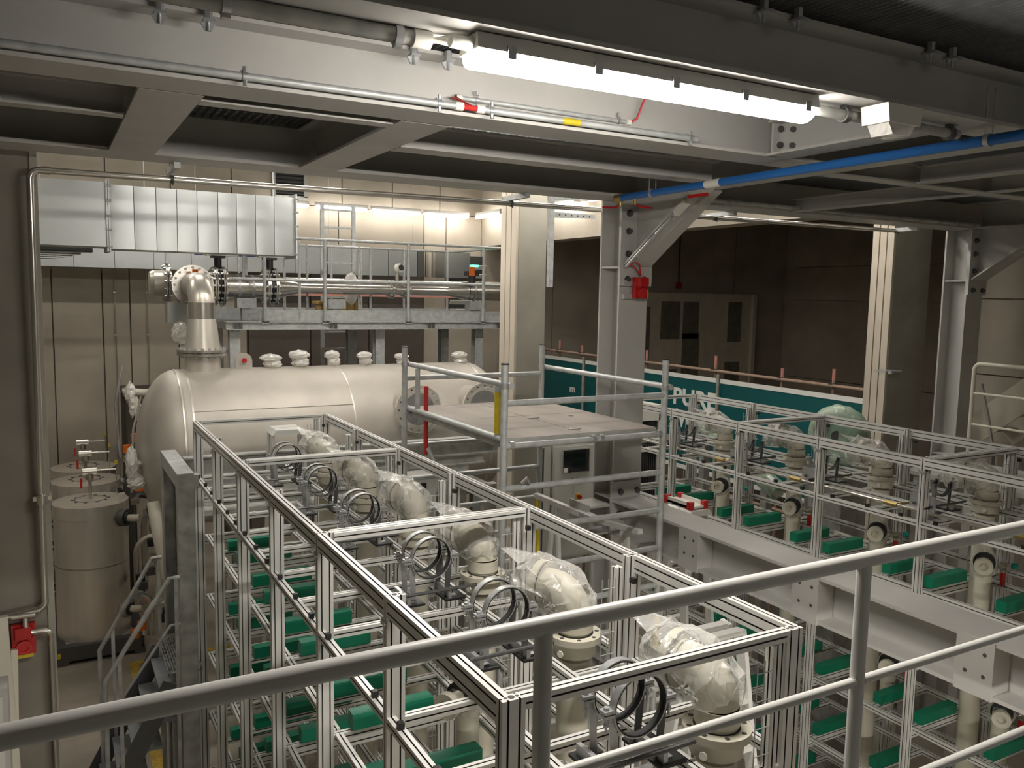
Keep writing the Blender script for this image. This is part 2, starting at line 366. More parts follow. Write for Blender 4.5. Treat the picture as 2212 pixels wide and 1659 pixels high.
# steel columns with haunch
def column(xc, lab):
    t = thing('steel_column', lab, 'column', (xc, 5.98, 0))
    b = MB(); b.prism(ibeam_poly(.30, .30, .012, .02), (xc, 5.98, 0), (1,0,0), (0,1,0), (0,0,ZBt-.003)); b.build('shaft', 'paint', t)
    b = MB()
    for z in (.24, -3.3, -1.78, -2.1): b.box(xc-.145, xc+.145, 5.852, 6.108, E+z, E+z+.016)
    b.build('stiffener', 'paint', t)
    MB().box(xc-.17, xc+.17, 5.80, 5.829, E+.09, ZBt-.002).build('end_plate', 'paint', t)
    h = thing; b = MB()
    b.prism([(0,.27),(0,.83),(-.95,.83)], (xc-.006, 5.80, E), (0,1,0), (0,0,1), (.012,0,0)); b.build('haunch_web', 'paint', t)
    b = MB(); b.bar((xc, 5.79, E+.265), (xc, 4.95, E+.822), .29, .016, 0, (0,0,1)); b.build('haunch_flange', 'paint', t)
    for sx in (-.09, .09):
        for z in (.145, .36, .55, .70):
            b = MB(); b.cyl((xc+sx, 5.80, E+z), (xc+sx, 5.795, E+z), .03, 14); hexbolt(b, (xc+sx, 5.795, E+z), (0,-1,0), .022, .025); b.build('bolt', 'steel_dk', t)
    MB().box(xc-.2, xc+.2, 5.78, 6.18, 0, .025).build('base_plate', 'paint', t)
    return t
c1 = column(4.44, 'haunched grey steel column with the red sounder on it, behind the scaffold tower')
column(9.29, 'second haunched grey steel column at right, in front of the round-edged concrete column')
b = MB()
for x, z in ((-.09,-1.70),(.09,-1.70)):
    b.cyl((4.44+x, 5.83, E+z), (4.44+x, 5.82, E+z), .034, 14); hexbolt(b, (4.44+x, 5.82, E+z), (0,-1,0), .026, .04)
b.build('bolt', 'steel_dk', c1)
# big I beam at floor level of the walkway
ib = thing('floor_beam', 'long pale steel I beam between the two racks, bolted to the column', 'beam', (4.41, 3.5, E-1.91))
b = MB(); b.prism(ibeam_poly(.31, .31, .014, .022), (4.415, -1.5, E-1.915), (-1,0,0), (0,0,1), (0, 7.30, 0)); b.build('beam_body', 'paint', ib)
MB().box(4.26, 4.57, 5.802, 5.829, E-2.1, E-1.61).build('end_plate', 'paint', ib)
for y0, y1 in ((4.68, 4.90), (3.55, 3.76), (2.41, 2.62), (1.3, 1.5)):
    b = MB(); b.box(4.252, 4.268, y0, y1, E-2.078, E-1.762); b.build('fin_plate', 'paint', ib)
    b = MB()
    for i, j in ((.05,.08),(.15,.08),(.05,.2),(.15,.2)): b.cyl((4.2505, y0+i, E-1.76-j), (4.2525, y0+i, E-1.76-j), .011, 10)
    b.build('bolt_hole', 'slot', ib)
    b = MB(); b.box(4.268, 4.40, y0, y0+.012, E-2.05, E-1.785); b.build('stiffener', 'paint', ib)
b = MB()
for x in (4.34, 4.49): b.cyl((x, 5.802, E-1.9), (x, 5.79, E-1.9), .03, 14); hexbolt(b, (x, 5.79, E-1.9), (0,-1,0), .024, .035)
b.build('bolt', 'steel_dk', ib)
st = thing('beam_stub', 'short holed beam stub on the left side of the steel column', 'beam', (4.2, 5.98, E-1.9))
b = MB(); b.prism(ibeam_poly(.26, .26, .012, .018), (4.05, 5.98, E-1.95), (0,1,0), (0,0,1), (.24,0,0)); b.build('stub_body', 'paint', st)
MB().box(4.035, 4.05, 5.83, 6.13, E-2.1, E-1.8).build('end_plate', 'paint', st)
b = MB()
for y in (5.88, 6.06): b.cyl((4.033, y, E-1.88), (4.0355, y, E-1.88), .012, 10)
b.build('bolt_hole', 'slot', st)
# concrete columns with grooved faces
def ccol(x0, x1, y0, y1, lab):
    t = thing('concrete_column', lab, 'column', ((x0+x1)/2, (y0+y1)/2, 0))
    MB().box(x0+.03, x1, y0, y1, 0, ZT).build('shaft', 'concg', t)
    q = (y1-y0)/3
    for k in range(3): MB().box(x0, x0+.03, y0+q*k+.008, y0+q*(k+1)-.008, 0, ZT).build('lit_face_strip', 'concl', t)  # lit side put into the colour: paler concrete than the shaft
    return t
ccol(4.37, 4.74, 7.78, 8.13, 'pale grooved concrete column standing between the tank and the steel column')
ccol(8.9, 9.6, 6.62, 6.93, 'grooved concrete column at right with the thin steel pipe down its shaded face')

# ------------------------------------------------------------------ luminaires
t = thing('tube_lamp', 'long bright sealed tube lamp under the overhead beam', 'lamp', (2.0, 2.52, ZBt))
zl = E+.775
prof = [(-.07,0),(.07,0),(.062,.05),(-.062,.05)]
b = MB(); b.prism(prof, (1.225, 2.52, zl), (0,1,0), (0,0,1), (1.55,0,0)); b.build('housing', 'lampw', t)
pr = [(.066*math.cos(R_(180+180*i/10)), .05*math.sin(R_(180+180*i/10))) for i in range(11)]
b = MB(); b.prism(pr, (1.235, 2.52, zl-.001), (0,1,0), (0,0,1), (1.53,0,0)); b.build('diffuser', 'glow', t)
for k in range(5): MB().box(1.33+.34*k, 1.36+.34*k, 2.443, 2.452, zl-.022, zl+.018).build('toggle_clip', 'zinc', t)
b = MB(); b.cyl((1.225, 2.50, zl+.02), (1.15, 2.50, zl+.02), .022, 12); b.build('cable_gland', 'white', t)
b = MB(); b.box(1.38, 1.44, 2.47, 2.57, zl+.05, ZBt).box(2.5, 2.56, 2.47, 2.57, zl+.05, ZBt); b.build('mounting_bracket', 'zinc', t)
t2 = thing('tube_lamp', 'added weak fill lamp above the walkway behind the camera', 'lamp', (3.3, -.6, ZBt))  # unseen lamp added as weak fill from the camera side
b = MB(); b.prism(prof, (2.55, -.6, zl), (0,1,0), (0,0,1), (1.55,0,0)); b.build('housing', 'lampw', t2)
b = MB(); b.prism(pr, (2.56, -.6, zl-.001), (0,1,0), (0,0,1), (1.53,0,0)); b.build('diffuser', 'weak', t2)
b = MB(); b.box(2.7, 2.76, -.65, -.55, zl+.05, E+1.115).box(3.85, 3.91, -.65, -.55, zl+.05, E+1.115); b.build('mounting_bracket', 'zinc', t2)
for i, x in enumerate((.6, 3.4)):  # unseen lamps added to brighten the space below the walkway
    t2 = thing('tube_lamp', ('left', 'right')[i]+' added fill lamp under the walkway below the camera', 'lamp', (x+.75, -.7, E-2.0))
    b = MB(); b.prism(prof, (x, -.7, E-1.975), (0,1,0), (0,0,1), (1.55,0,0)); b.build('housing', 'lampw', t2)
    b = MB(); b.prism(pr, (x+.01, -.7, E-1.976), (0,1,0), (0,0,1), (1.53,0,0)); b.build('diffuser', 'under', t2)
    b = MB(); b.box(x+.2, x+.26, -.75, -.65, E-1.925, E-1.82).box(x+1.3, x+1.36, -.75, -.65, E-1.925, E-1.82); b.build('mounting_bracket', 'zinc', t2)
t = thing('conduit', 'thick galvanised conduit running left from the lamp end', 'conduit', (.4, 2.60, E+.80))
MB().cyl((-.8, 2.57, E+.805), (1.05, 2.57, E+.805), .025, 14).build('tube', 'galvd', t)
MB().cyl((1.05, 2.57, E+.805), (1.11, 2.57, E+.805), .03, 14).build('sleeve', 'white', t)
b = MB()
for x in (.48, 1.0): b.band((x, 2.57, E+.805), (1,0,0), .026, .025, .006); b.box(x-.012, x+.012, 2.555, 2.585, E+.765, E+.78)
b.build('pipe_clip', 'zinc', t)
b = MB(); b.tube([(1.1,2.57,E+.81),(1.17,2.55,E+.80),(1.23,2.52,E+.785)], .009, 8).tube([(1.1,2.57,E+.80),(1.17,2.56,E+.82),(1.24,2.53,E+.80)], .009, 8); b.build('cable', 'white', t)
t = thing('conduit', 'dark conduit from the lamp through the emergency light', 'conduit', (3.0, 2.55, E+.79))
MB().cyl((2.79, 2.53, E+.79), (3.80, 2.53, E+.79), .022, 12).build('tube', 'galvd', t)
b = MB()
for x in (3.02, 3.74): b.band((x, 2.53, E+.79), (1,0,0), .024, .03, .008); b.box(x-.02, x+.02, 2.52, 2.54, E+.81, ZBt)
b.build('pipe_clip', 'steel_dk', t)
t = thing('emergency_light', 'white box emergency light with clear lens, right of the tube lamp', 'light', (3.19, 2.44, E+.78))
b = MB(); b.prism([(-.115,.82),(.115,.82),(.10,.745),(-.10,.745)], (3.19, 2.36, E), (1,0,0), (0,0,1), (0,.135,0)); b.build('housing', 'white', t)
b = MB(); b.prism([(-.085,.745),(.085,.745),(.055,.70),(-.055,.70)], (3.19, 2.375, E), (1,0,0), (0,0,1), (0,.105,0)); b.build('lens', 'filmw', t)
t = thing('bulkhead_light', 'unlit curved bulkhead light under the far right beam', 'light', (3.98, 2.3, E+.78))
b = MB(); b.tube([(4.30,2.30,E+.80),(4.42,2.30,E+.765),(4.72,2.30,E+.765),(4.82,2.30,E+.80)], .032, 12); b.build('tube', 'cream', t)
b = MB(); b.band((4.28, 2.3, E+.79), (0,1,0), .03, .03, .02); b.build('clip', 'cream', t)
def tubelamp(p0, p1, lab, grp, wall):
    p0 = Vector(p0); p1 = Vector(p1); d = (p1-p0).normalized(); nrm = Vector(wall)
    t = thing('wall_tube_lamp', lab, 'lamp', (p0+p1)/2, grp)
    b = MB(); b.bar(p0-d*.03, p1+d*.03, .10, .05, 0, nrm); b.build('housing', 'lampw', t)
    o = Vector((0,0,-.05)); b = MB(); b.tube([p0+o, p1+o], .042, 12); b.build('diffuser', 'tube', t)
    for p in (p0+d*.2, p1-d*.2): MB().bar(p, p+nrm*.26+Vector((0,0,.0)), .03, .03).build('bracket', 'galvd', t)
nm = ['leftmost glowing tube on the back wall, cut by the duct end','second glowing tube from left on the back wall behind the ladder','third glowing tube from left on the back wall','rightmost glowing tube on the back wall before the corner']
for (a_, b_), l in zip(((4.0,4.76),(4.94,6.0),(6.13,7.22),(7.35,8.39)), nm): tubelamp((a_, 17.2, E+1.76), (b_, 17.2, E+1.76), l, 'glowing tubes on the back wall', (0,1,0))
nm = ['glowing tube in the corner left of the concrete column','glowing tube just right of the concrete column','glowing tube next to the top of the steel column']
for (a_, b_), l in zip(((17.2,16.1),(14.4,13.2),(12.7,11.5)), nm): tubelamp((8.62, a_, E+1.77), (8.62, b_, E+1.77), l, 'glowing tubes on the concrete beam', (1,0,0))
# unseen fill luminaires added to light the hall and racks, hidden by the mezzanine
for i, (x, y, z) in enumerate(((-1.4,7.5,1.75),(1.7,7.3,1.75),(4.7,7.3,1.75),(7.6,7.3,1.75),(-.9,12.0,2.6),(1.7,12.0,2.6),(4.5,12.0,2.6),(7.2,12.0,2.6),(3.3,8.7,1.55),(.7,14.6,2.35))):
    t = thing('hall_fill_lamp', '%s added fill luminaire of the hall, hidden above the mezzanine edge' % ORD[i], 'lamp', (x, y, E+z), 'added fill luminaires of the hall')
    MB().box(x-.75, x+.75, y-.06, y+.06, E+z+.02, E+z+.10).build('housing', 'lampw', t)
    MB().box(x-.73, x+.73, y-.05, y+.05, E+z-.015, E+z+.02).build('diffuser', 'hall' if y < 9 else 'hall2', t)
    b = MB(); b.cyl((x-.6, y, E+z+.08), (x-.6, y, ZT), .005, 6).cyl((x+.6, y, E+z+.08), (x+.6, y, ZT), .005, 6); b.build('hanger', 'zinc', t)
# ------------------------------------------------------------------ pipes and conduits on the steelwork
t = thing('conduit', 'long steel conduit clipped along the lower edge of the lit beam', 'conduit', (1.0, 3.62, E+.865))
zc = E+.862; yc_ = 3.615
b = MB(); b.cyl((-3, yc_, zc), (1.70, yc_, zc), .016, 12).cyl((1.83, yc_, zc), (3.15, yc_, zc), .016, 12); b.build('tube', 'galv', t)
b = MB(); b.cyl((1.69, yc_, zc), (1.73, yc_, zc), .02, 12).cyl((1.80, yc_, zc), (1.84, yc_, zc), .02, 12); b.build('sleeve', 'white', t)
MB().cyl((1.73, yc_, zc), (1.80, yc_, zc), .013, 10).build('red_cable', 'redp', t)
MB().cyl((2.28, yc_, zc), (2.38, yc_, zc), .0172, 12).build('yellow_label', 'yellow', t)
for x in (-.26, .745, 1.61, 1.88, 3.10):
    b = MB(); b.band((x, yc_, zc), (1,0,0), .016, .02, .004, 0, 360, 14); b.box(x-.012, x+.012, yc_-.005, yc_+.04, zc+.016, zc+.026); hexbolt(b, (x, yc_-.008, zc+.016), (0,0,1), .009, .022); hexbolt(b, (x, yc_-.008, zc-.016), (0,0,-1), .009, .022); b.build('pipe_clip', 'zinc', t)
t = thing('conduit', 'short steel conduit on the lit beam web with red cable at both ends', 'conduit', (2.2, 3.74, E+.94))
p0, p1 = Vector((1.76, 3.755, E+.935)), Vector((2.80, 3.755, E+.935))
MB().cyl(p0, p1, .012, 12).build('tube', 'galv', t)
b = MB(); b.cyl(p0, p0+Vector((.03,0,0)), .016, 12).cyl(p1-Vector((.03,0,0)), p1, .016, 12); b.build('sleeve', 'white', t)
b = MB(); b.tube([p0, p0+Vector((-.03,-.02,-.01)), (1.745, 3.66, E+.90), (1.75, 3.62, E+.866)], .005, 6).tube([p0, p0+Vector((0,-.05,-.02)), (1.79, 3.62, E+.868)], .005, 6)
b.tube([p1, p1+Vector((.03,-.02,.02)), p1+Vector((.05,-.04,.1)), p1+Vector((.06,-.05,.13))], .006, 6); b.build('red_cable', 'redp', t)
b = MB()
for x in (1.87, 2.72): b.band((x, 3.755, E+.935), (1,0,0), .012, .015, .004, 0, 360, 12); hexbolt(b, (x, 3.745, E+.955), (0,0,1), .008, .02); hexbolt(b, (x, 3.745, E+.915), (0,0,-1), .008, .02)
b.build('pipe_clip', 'zinc', t)
t = thing('conduit', 'dark conduit along the near edge of the furthest beam at right', 'conduit', (7, 5.72, E+.80))
MB().cyl((4.75, 5.72, E+.86), (9.10, 5.72, E+.86), .02, 10).build('tube', 'galvd', t)
b = MB()
for x in (5.4, 7.0, 8.7): b.band((x, 5.72, E+.86), (1,0,0), .02, .025, .006); b.box(x-.012, x+.012, 5.72, 5.80, E+.83-.012, E+.84)
b.build('pipe_clip', 'galvd', t)
t = thing('conduit', 'thin conduit slanting along the haunch of the steel column', 'conduit', (4.31, 5.4, E+.5))
MB().tube([(4.30, 5.76, E+.25), (4.305, 5.40, E+.49), (4.32, 5.10, E+.70)], .012, 8).build('tube', 'galv', t)
b = MB(); b.bar((4.30, 5.14, E+.645), (4.30, 5.02, E+.725), .045, .045); b.build('cable_gland', 'white', t)
b = MB(); hexbolt(b, (4.31, 5.62, E+.34), (-.2,-1,-.5), .014, .03); hexbolt(b, (4.31, 5.2, E+.62), (-.2,-1,-.5), .014, .03); b.build('clip', 'zinc', t)
# blue air pipe
t = thing('blue_air_pipe', 'blue compressed air pipe hanging under the overhead steelwork', 'pipe', (3.9, 3.5, E+.75))
pa, pb_ = Vector((3.86, 5.25, E+.745)), Vector((3.90, 1.2, E+.765)); dd = (pb_-pa).normalized()
MB().cyl(pa, pb_, .026, 16).build('tube', 'blue', t)
b = MB(); b.cyl(pa-dd*.07, pa+dd*.01, .03, 16).cyl(pa-dd*.09, pa-dd*.07, .022, 6); b.build('brass_fitting', 'brass', t)
b = MB(); b.cyl(pa+dd*.92, pa+dd*1.06, .0268, 16); b.build('label', 'white', t)
b = MB(); b.cyl(pa+dd*3.02, pa+dd*3.1, .0268, 16); b.build('label', 'white', t)
for s_ in (.36, 2.82):
    q = pa+dd*s_; b = MB(); b.band(q, dd, .026, .025, .005, 0, 360, 16); b.cyl(q+Vector((-.03,0,.02)), (q.x-.03, q.y, E+1.0), .004, 6).cyl(q+Vector((.03,0,.02)), (q.x+.03, q.y, E+1.0), .004, 6); b.build('hanger', 'zinc', t)
for s_, sg in ((-.02, -1), (.16, 1)):
    q = pa+dd*s_+Vector((0,0,-.035)); b = MB(); b.cyl(q+Vector((0,0,.03)), q+Vector((0,0,-.03)), .014, 10); b.build('valve_stem', 'brass', t)
    b = MB(); q2 = q+Vector((0,0,-.02)); b.tube([q2, q2+Vector((sg*.05,0,-.02)), q2+Vector((sg*.16,0,-.025))], .008, 6); b.build('valve_handle', 'red', t)
q = pa+dd*.72+Vector((.03,0,-.06)); b = MB(); b.bar(q, q+Vector((.02,-.16,.005)), .03, .02); b.build('valve_handle', 'red', t)
# bright steel sprinkler pipe
t = thing('steel_pipe', 'thin bright stainless pipe crossing the hall below the furthest beam', 'pipe', (4, 6.3, E+.74))
rr = .022; x0, zz = -.055, E+.74
pts = [(8.62, 6.3, E+.80), (x0+.06, 6.3, zz)]+arc((x0+.06, 6.3, zz-.06), (0,0,1), (-1,0,0), .06, 0, 90, 6)+[(x0-.012, 6.36, E-2.12)]+arc((x0-.07, 6.36, E-2.14), (1,0,0), (0,0,-1), .06, 0, 90, 5)+[(-.33, 6.36, E-2.22)]
MB().tube(pts, rr, 12).build('tube', 'steel', t)
b = MB(); b.tube([(-.19, 6.36, E-2.2), (-.19, 6.36, E-2.30)]+arc((-.14, 6.36, E-2.30), (-1,0,0), (0,0,-1), .05, 0, 90, 4)+arc((-.09, 6.36, E-2.40), (0,0,1), (1,0,0), .05, 0, 90, 4)+[(-.04, 6.36, 0)], .018, 10); b.build('branch_tube', 'steel', t)
b = MB(); b.cyl((x0-.005, 6.33, E-1.40), (x0-.005, 6.33, E-1.46), .034, 14).box(x0-.06, x0+.05, 6.36, 6.44, E-1.445, E-1.415).cyl((-.27, 6.36, E-2.22), (-.13, 6.36, E-2.22), .028, 12).cyl((.02, 6.3, zz), (.06, 6.3, zz), .027, 12); b.build('coupling', 'steel', t)
b = MB(); b.tube([(8.62, 6.3, E+.80)]+arc((8.62, 6.3, E+.74), (0,0,1), (1,0,0), .06, 0, 90, 5)+[(8.70, 6.45, 0)], .018, 10); b.build('drop_tube', 'steel', t)
b = MB(); b.box(8.66, 8.95, 6.44, 6.62, E-.84, E-.82).cyl((8.69, 6.4, E-.85), (8.69, 6.4, E-.81), .03, 10); b.build('wall_clip', 'zinc', t)
for i, x in enumerate((.80, 3.48, 5.76, 8.48)):
    h = thing('pipe_hanger', ORD[i]+' rail hanger from left holding the bright stainless pipe', 'hanger', (x, 6.25, E+.8), 'hangers of the stainless pipe'); zp = zz+.06*max(0, x-.0)/8.6
    b = MB(); b.prism([(-.02,-.02),(.02,-.02),(.02,.02),(-.02,.02)], (x, 6.02, E+.808), (1,0,0), (0,0,1), (0,.40,0)); b.build('strut_rail', 'galv', h)
    MB().box(x-.021, x+.021, 6.42, 6.425, E+.787, E+.829).build('end_cap', 'black', h)
    MB().cyl((x, 6.3, zp+.022), (x, 6.3, E+.80), .005, 6).build('rod', 'zinc', h)
    b = MB(); b.band((x, 6.3, zp), (1,0,0), .0225, .022, .006, 0, 360, 14); b.cyl((x, 6.27, zp-.04), (x, 6.27, zp), .006, 6); b.build('ring', 'steel_dk', h)
# red sounders
def sounder(x, y, z, lab, k=1.0):
    s = thing('alarm_sounder', lab, 'alarm', (x, y, z))
    b = MB(); b.box(x-.075*k, x+.075*k, y-.05, y, z-.11*k, z+.11*k); b.build('body', 'red', s)
    b = MB(); b.prism([(-.06*k,0),(.06*k,0),(.05*k,.045),(-.05*k,.045)], (x, y-.05, z+.015*k), (1,0,0), (0,-1,0), (0,0,.085*k)); b.build('beacon_lens', 'red', s)
    b = MB(); b._lathe([(.05*k,0),(.05*k,.02),(.03*k,.02),(.03*k,.008),(.0,.008)], (x, y-.05, z-.055*k), (0,-1,0), 20, 0); b.build('horn', 'redp', s)
    return s
s1 = sounder(4.45, 5.78, E+.075, 'red alarm sounder on rails on the steel column', .82)
b = MB(); b.box(4.31, 4.57, 5.785, 5.82, E+.10, E+.14).box(4.31, 4.57, 5.785, 5.82, E-.02, E+.02); b.build('mounting_rail', 'galv', s1)
b = MB(); b.tube([(4.45,5.75,E+.18),(4.43,5.74,E+.27),(4.38,5.74,E+.29),(4.31,5.76,E+.27)], .006, 6).tube([(4.45,5.75,E+.18),(4.40,5.73,E+.22),(4.36,5.74,E+.26),(4.31,5.76,E+.262)], .006, 6); b.build('cable', 'redp', s1)
MB().box(4.525, 4.53, 5.735, 5.78, E-.01, E+.06).build('side_label', 'yellow', s1)
s2 = sounder(-.205, 6.43, E-2.40, 'red alarm sounder on the left foreground wall', .95)
MB().box(-.26, -.15, 6.38, 6.43, E-2.53, E-2.505).build('base_label', 'yellow', s2)
s3 = thing('call_point', 'small red call point on the dark back wall', 'alarm', (15.0, 17.4, E+.35))
MB().box(14.72, 14.86, 17.42, 17.49, E+.24, E+.40).build('body', 'red', s3); MB().cyl((14.79, 17.47, E+.4), (14.79, 17.47, E+2.2), .01, 6).build('cable_tube', 'black', s3)
# slotted bracket assembly in front of the pale beam
t = thing('cantilever_bracket', 'galvanised slotted hanging rail with two arms left of the steel column', 'bracket', (5.8, 9.0, E+.6))
b = MB(); b.box(5.52, 5.58, 8.98, 9.04, E+.10, E+1.25); b.build('hanging_rail', 'galv', t)
b = MB()
for k in range(22): b.box(5.577, 5.582, 8.99, 9.03, E+.13+.05*k, E+.155+.05*k)
b.build('slot', 'slot', t)
for z in (.98, 1.2):
    b = MB(); b.prism([(0,0),(.62,.03),(.62,.07),(0,.07)], (5.58, 8.99, E+z-.02), (1,0,0), (0,0,1), (0,.04,0)); b.build('arm', 'galv', t)
    b = MB()
    for k in range(6): b.cyl((5.66+.09*k, 8.988, E+z+.02), (5.66+.09*k, 8.9895, E+z+.02), .012, 8)
    b.build('hole', 'slot', t)
b = MB(); b.cyl((5.55, 9.01, E+1.25), (5.55, 9.01, ZT), .008, 6); b.build('hanger_rod', 'zinc', t)

# ------------------------------------------------------------------ ducts, cable trays
dj = [.62, .87, 1.09, 1.30, 1.51, 1.73, 1.93, 2.14, 2.35, 2.59]
t = thing('air_duct', 'large silver ventilation duct with seams at upper left', 'duct', (1.3, 10.1, E+.4))
for a_, b_ in zip(dj[:-1], dj[1:]):
    b = MB(); m_ = (a_+b_)/2; y0 = 9.9
    b.add([(a_+.003,y0,E+.40),(m_,y0-.006,E+.40),(b_-.003,y0,E+.40),(b_-.003,y0,E+1.07),(m_,y0-.006,E+1.07),(a_+.003,y0,E+1.07),(a_+.003,y0+.5,E+.40),(b_-.003,y0+.5,E+.40),(b_-.003,y0+.5,E+1.07),(a_+.003,y0+.5,E+1.07)],
          [(0,1,4,5),(1,2,3,4),(0,6,7,2,1),(5,4,3,8,9),(6,9,8,7),(0,5,9,6),(2,7,8,3)])
    b.build('duct_panel', 'duct', t)
MB().box(-1.5, .60, 9.90, 10.4, E+.42, E+1.09).build('duct_section', 'duct', t)
b = MB(); b.box(.60, .615, 9.86, 10.44, E+.37, E+1.12).box(.62, .635, 9.86, 10.44, E+.37, E+1.12); b.build('flange', 'galv', t)
b = MB(); b.box(2.59, 2.605, 9.86, 10.44, E+.37, E+1.11); b.build('flange', 'galv', t)
b = MB()
for z in (.42, .6, .74, .9, 1.05): hexbolt(b, (.60, 9.855, E+z), (1,0,0), .012, .05); hexbolt(b, (2.58, 9.855, E+z), (1,0,0), .010, .04)
b.build('bolt', 'zinc', t)
b = MB(); b.cyl((-.3, 10.15, E+1.07), (-.3, 10.15, ZT), .006, 6).cyl((2.4, 10.15, E+1.07), (2.4, 10.15, ZT), .006, 6).cyl((1.0, 10.15, E+1.07), (1.0, 10.15, ZT), .006, 6); b.build('hanger_rod', 'zinc', t)
t = thing('air_duct', 'lower silver ventilation duct running along the back wall', 'duct', (3.5, 16.5, E+.33))
for k in range(12):
    MB().box(-.8+.633*k+.004, -.8+.633*(k+1)-.004, 16.3-.006*(k % 2), 16.8, E+.33, E+.86).build('duct_panel', 'duct', t)
for x in (1.95, 3.2, 4.5, 5.8): MB().box(x-.02, x+.02, 16.27, 16.83, E+.30, E+.89).build('flange', 'galv', t)
MB().box(6.8, 6.95, 16.28, 16.8, E+.33, E+.86).build('end_frame', 'steel_dk', t)
b = MB(); b.box(7.0, 7.06, 16.3, 16.36, E+.33, E+.86).box(7.15, 7.21, 16.3, 16.36, E+.33, E+.86); b.build('damper_frame', 'steel', t)
b = MB(); b.box(7.4, 8.0, 16.25, 16.8, E+.33, E+.86); b.build('duct_outlet', 'duct', t)
MB().box(1.9, 2.0, 16.2, 16.3, E+.20, E+.30).build('red_actuator', 'redp', t)
b = MB()
for x in (0, 2.5, 5, 6.8): b.cyl((x, 16.55, E+.86), (x, 16.55, ZT), .006, 6)
b.build('hanger_rod', 'zinc', t)
for i, (y, x1, z) in enumerate(((10.7, .50, .44), (11.8, .42, .45), (12.9, .36, .46), (14.0, .28, .47), (15.0, .20, .47))):
    c_ = thing('cable_tray', ORD[i]+' nearest metal cable tray under the left end of the silver duct', 'tray', (-.5, y, E+z), 'cable trays under the duct')
    b = MB(); b.box(-3, x1, y, y+.3, E+z-.05, E+z-.045).box(-3, x1, y, y+.006, E+z-.05, E+z).box(-3, x1, y+.294, y+.3, E+z-.05, E+z); b.build('tray', 'galv' if i else 'steel_dk', c_)
# ------------------------------------------------------------------ pressure vessel
VY, VZ, VR = 10.5, E-1.88, .925
t = thing('pressure_vessel', 'big horizontal pale steel pressure vessel with domed ends behind the left rack', 'tank', (3.2, VY, VZ-VR))
def ring(x, r): return [(x, VY+r*math.cos(2*math.pi*j/64), VZ+r*math.sin(2*math.pi*j/64)) for j in range(64)]
b = MB(); b.tube([(1.33, VY, VZ), (1.36, VY, VZ), (5.12, VY, VZ)], VR, 72); b.build('shell', 'vessel', t)
n = 9; hx = [(-math.sin(R_(90*i/n)), math.cos(R_(90*i/n))) for i in range(n+1)]
b = MB(); b.tube([(1.33+.46*s_, VY, VZ) for s_, c_ in hx], [max(.002, VR*c_) for s_, c_ in hx], 64); b.build('domed_end', 'vessel', t)
b = MB(); b.tube([(5.12-.44*s_, VY, VZ) for s_, c_ in hx], [max(.002, VR*c_) for s_, c_ in hx], 64); b.build('domed_end', 'vessel', t)
for x in (1.30, 1.40, 3.24, 5.08):
    b = MB(); b.band((x, VY, VZ), (1,0,0), VR-.003, .018, .006, 0, 360, 64); b.build('weld_seam', 'brushed', t)
th = R_(146); b = MB(); b.bar((1.4, VY+VR*math.cos(th), VZ+VR*math.sin(th)), (3.24, VY+VR*math.cos(th), VZ+VR*math.sin(th)), .012, .006); b.build('weld_seam', 'brushed', t)
for x in (1.9, 4.6):
    b = MB(); b.box(x-.08, x+.08, VY-.75, VY+.75, 2.35, VZ-.45).box(x-.14, x+.14, VY-.8, VY+.8, 2.30, 2.35); b.build('saddle', 'paint', t)
for x in (3.96, 4.86):
    b = MB(); b.cyl((x, VY-.6, E-1.42), (x, 9.45, E-1.42), .22, 32); b.build('side_nozzle', 'vessel', t)
    b = MB(); b._lathe([(.22,0),(.295,0),(.295,.045),(.20,.045),(.20,.02),(0,.02)], (x, 9.45, E-1.42), (0,-1,0), 36, 0); f_ = b.build('nozzle_flange', 'brushed', t)
    b = MB()
    for k in range(16): a_ = 2*math.pi*k/16; b.cyl((x+.26*math.cos(a_), 9.404, E-1.42+.26*math.sin(a_)), (x+.26*math.cos(a_), 9.4, E-1.42+.26*math.sin(a_)), .012, 8)
    b.build('bolt_hole', 'slot', t)
    b = MB(); b.cyl((x, 9.43, E-1.42), (x, 9.41, E-1.42), .195, 28); b.build('black_blank', 'rubber', t)
    b = MB(); b.blob((x+.02, 9.44, E-1.44), .315, .075, .315, .05, 22, 10, 0, 3); b.build('film_wrap', 'film', t, False)
def wrapped(x, z, r, h, sd):
    b = MB(); b.cyl((x, VY, z-.05), (x, VY, z+h*.6), r*.6, 16); nz = b.build('top_nozzle', 'vessel', t)
    b = MB(); b.blob((x, VY, z+h*.74), r, r, h*.30, .10, 16, 8, 0, sd); b.blob((x+.02, VY, z+h*.30), r*.85, r*.85, h*.36, .14, 14, 7, 0, sd+1); b.build('film_wrap', 'filmw', nz, False)
for i, (x, r, h) in enumerate(((2.43,.13,.17),(2.78,.13,.21),(3.21,.10,.20),(3.64,.10,.18),(4.16,.10,.15),(5.02,.11,.18))): wrapped(x, E-.965-(.02 if x > 5 else 0), r, h, 11*i+2)
b = MB(); b.prism([(-.10,-.03),(.10,-.03),(.10,.09)]+[(.10*math.cos(R_(a_)), .09+.10*math.sin(R_(a_))) for a_ in range(20, 180, 20)]+[(-.10,.09)], (2.1, VY-.03, E-.96), (1,0,0), (0,0,1), (0,.03,0)); b.build('lifting_lug', 'vessel', t)
b = MB(); b.cyl((2.1, VY-.05, E-.86), (2.1, VY-.07, E-.86), .03, 12); b.build('red_dot', 'red', t)
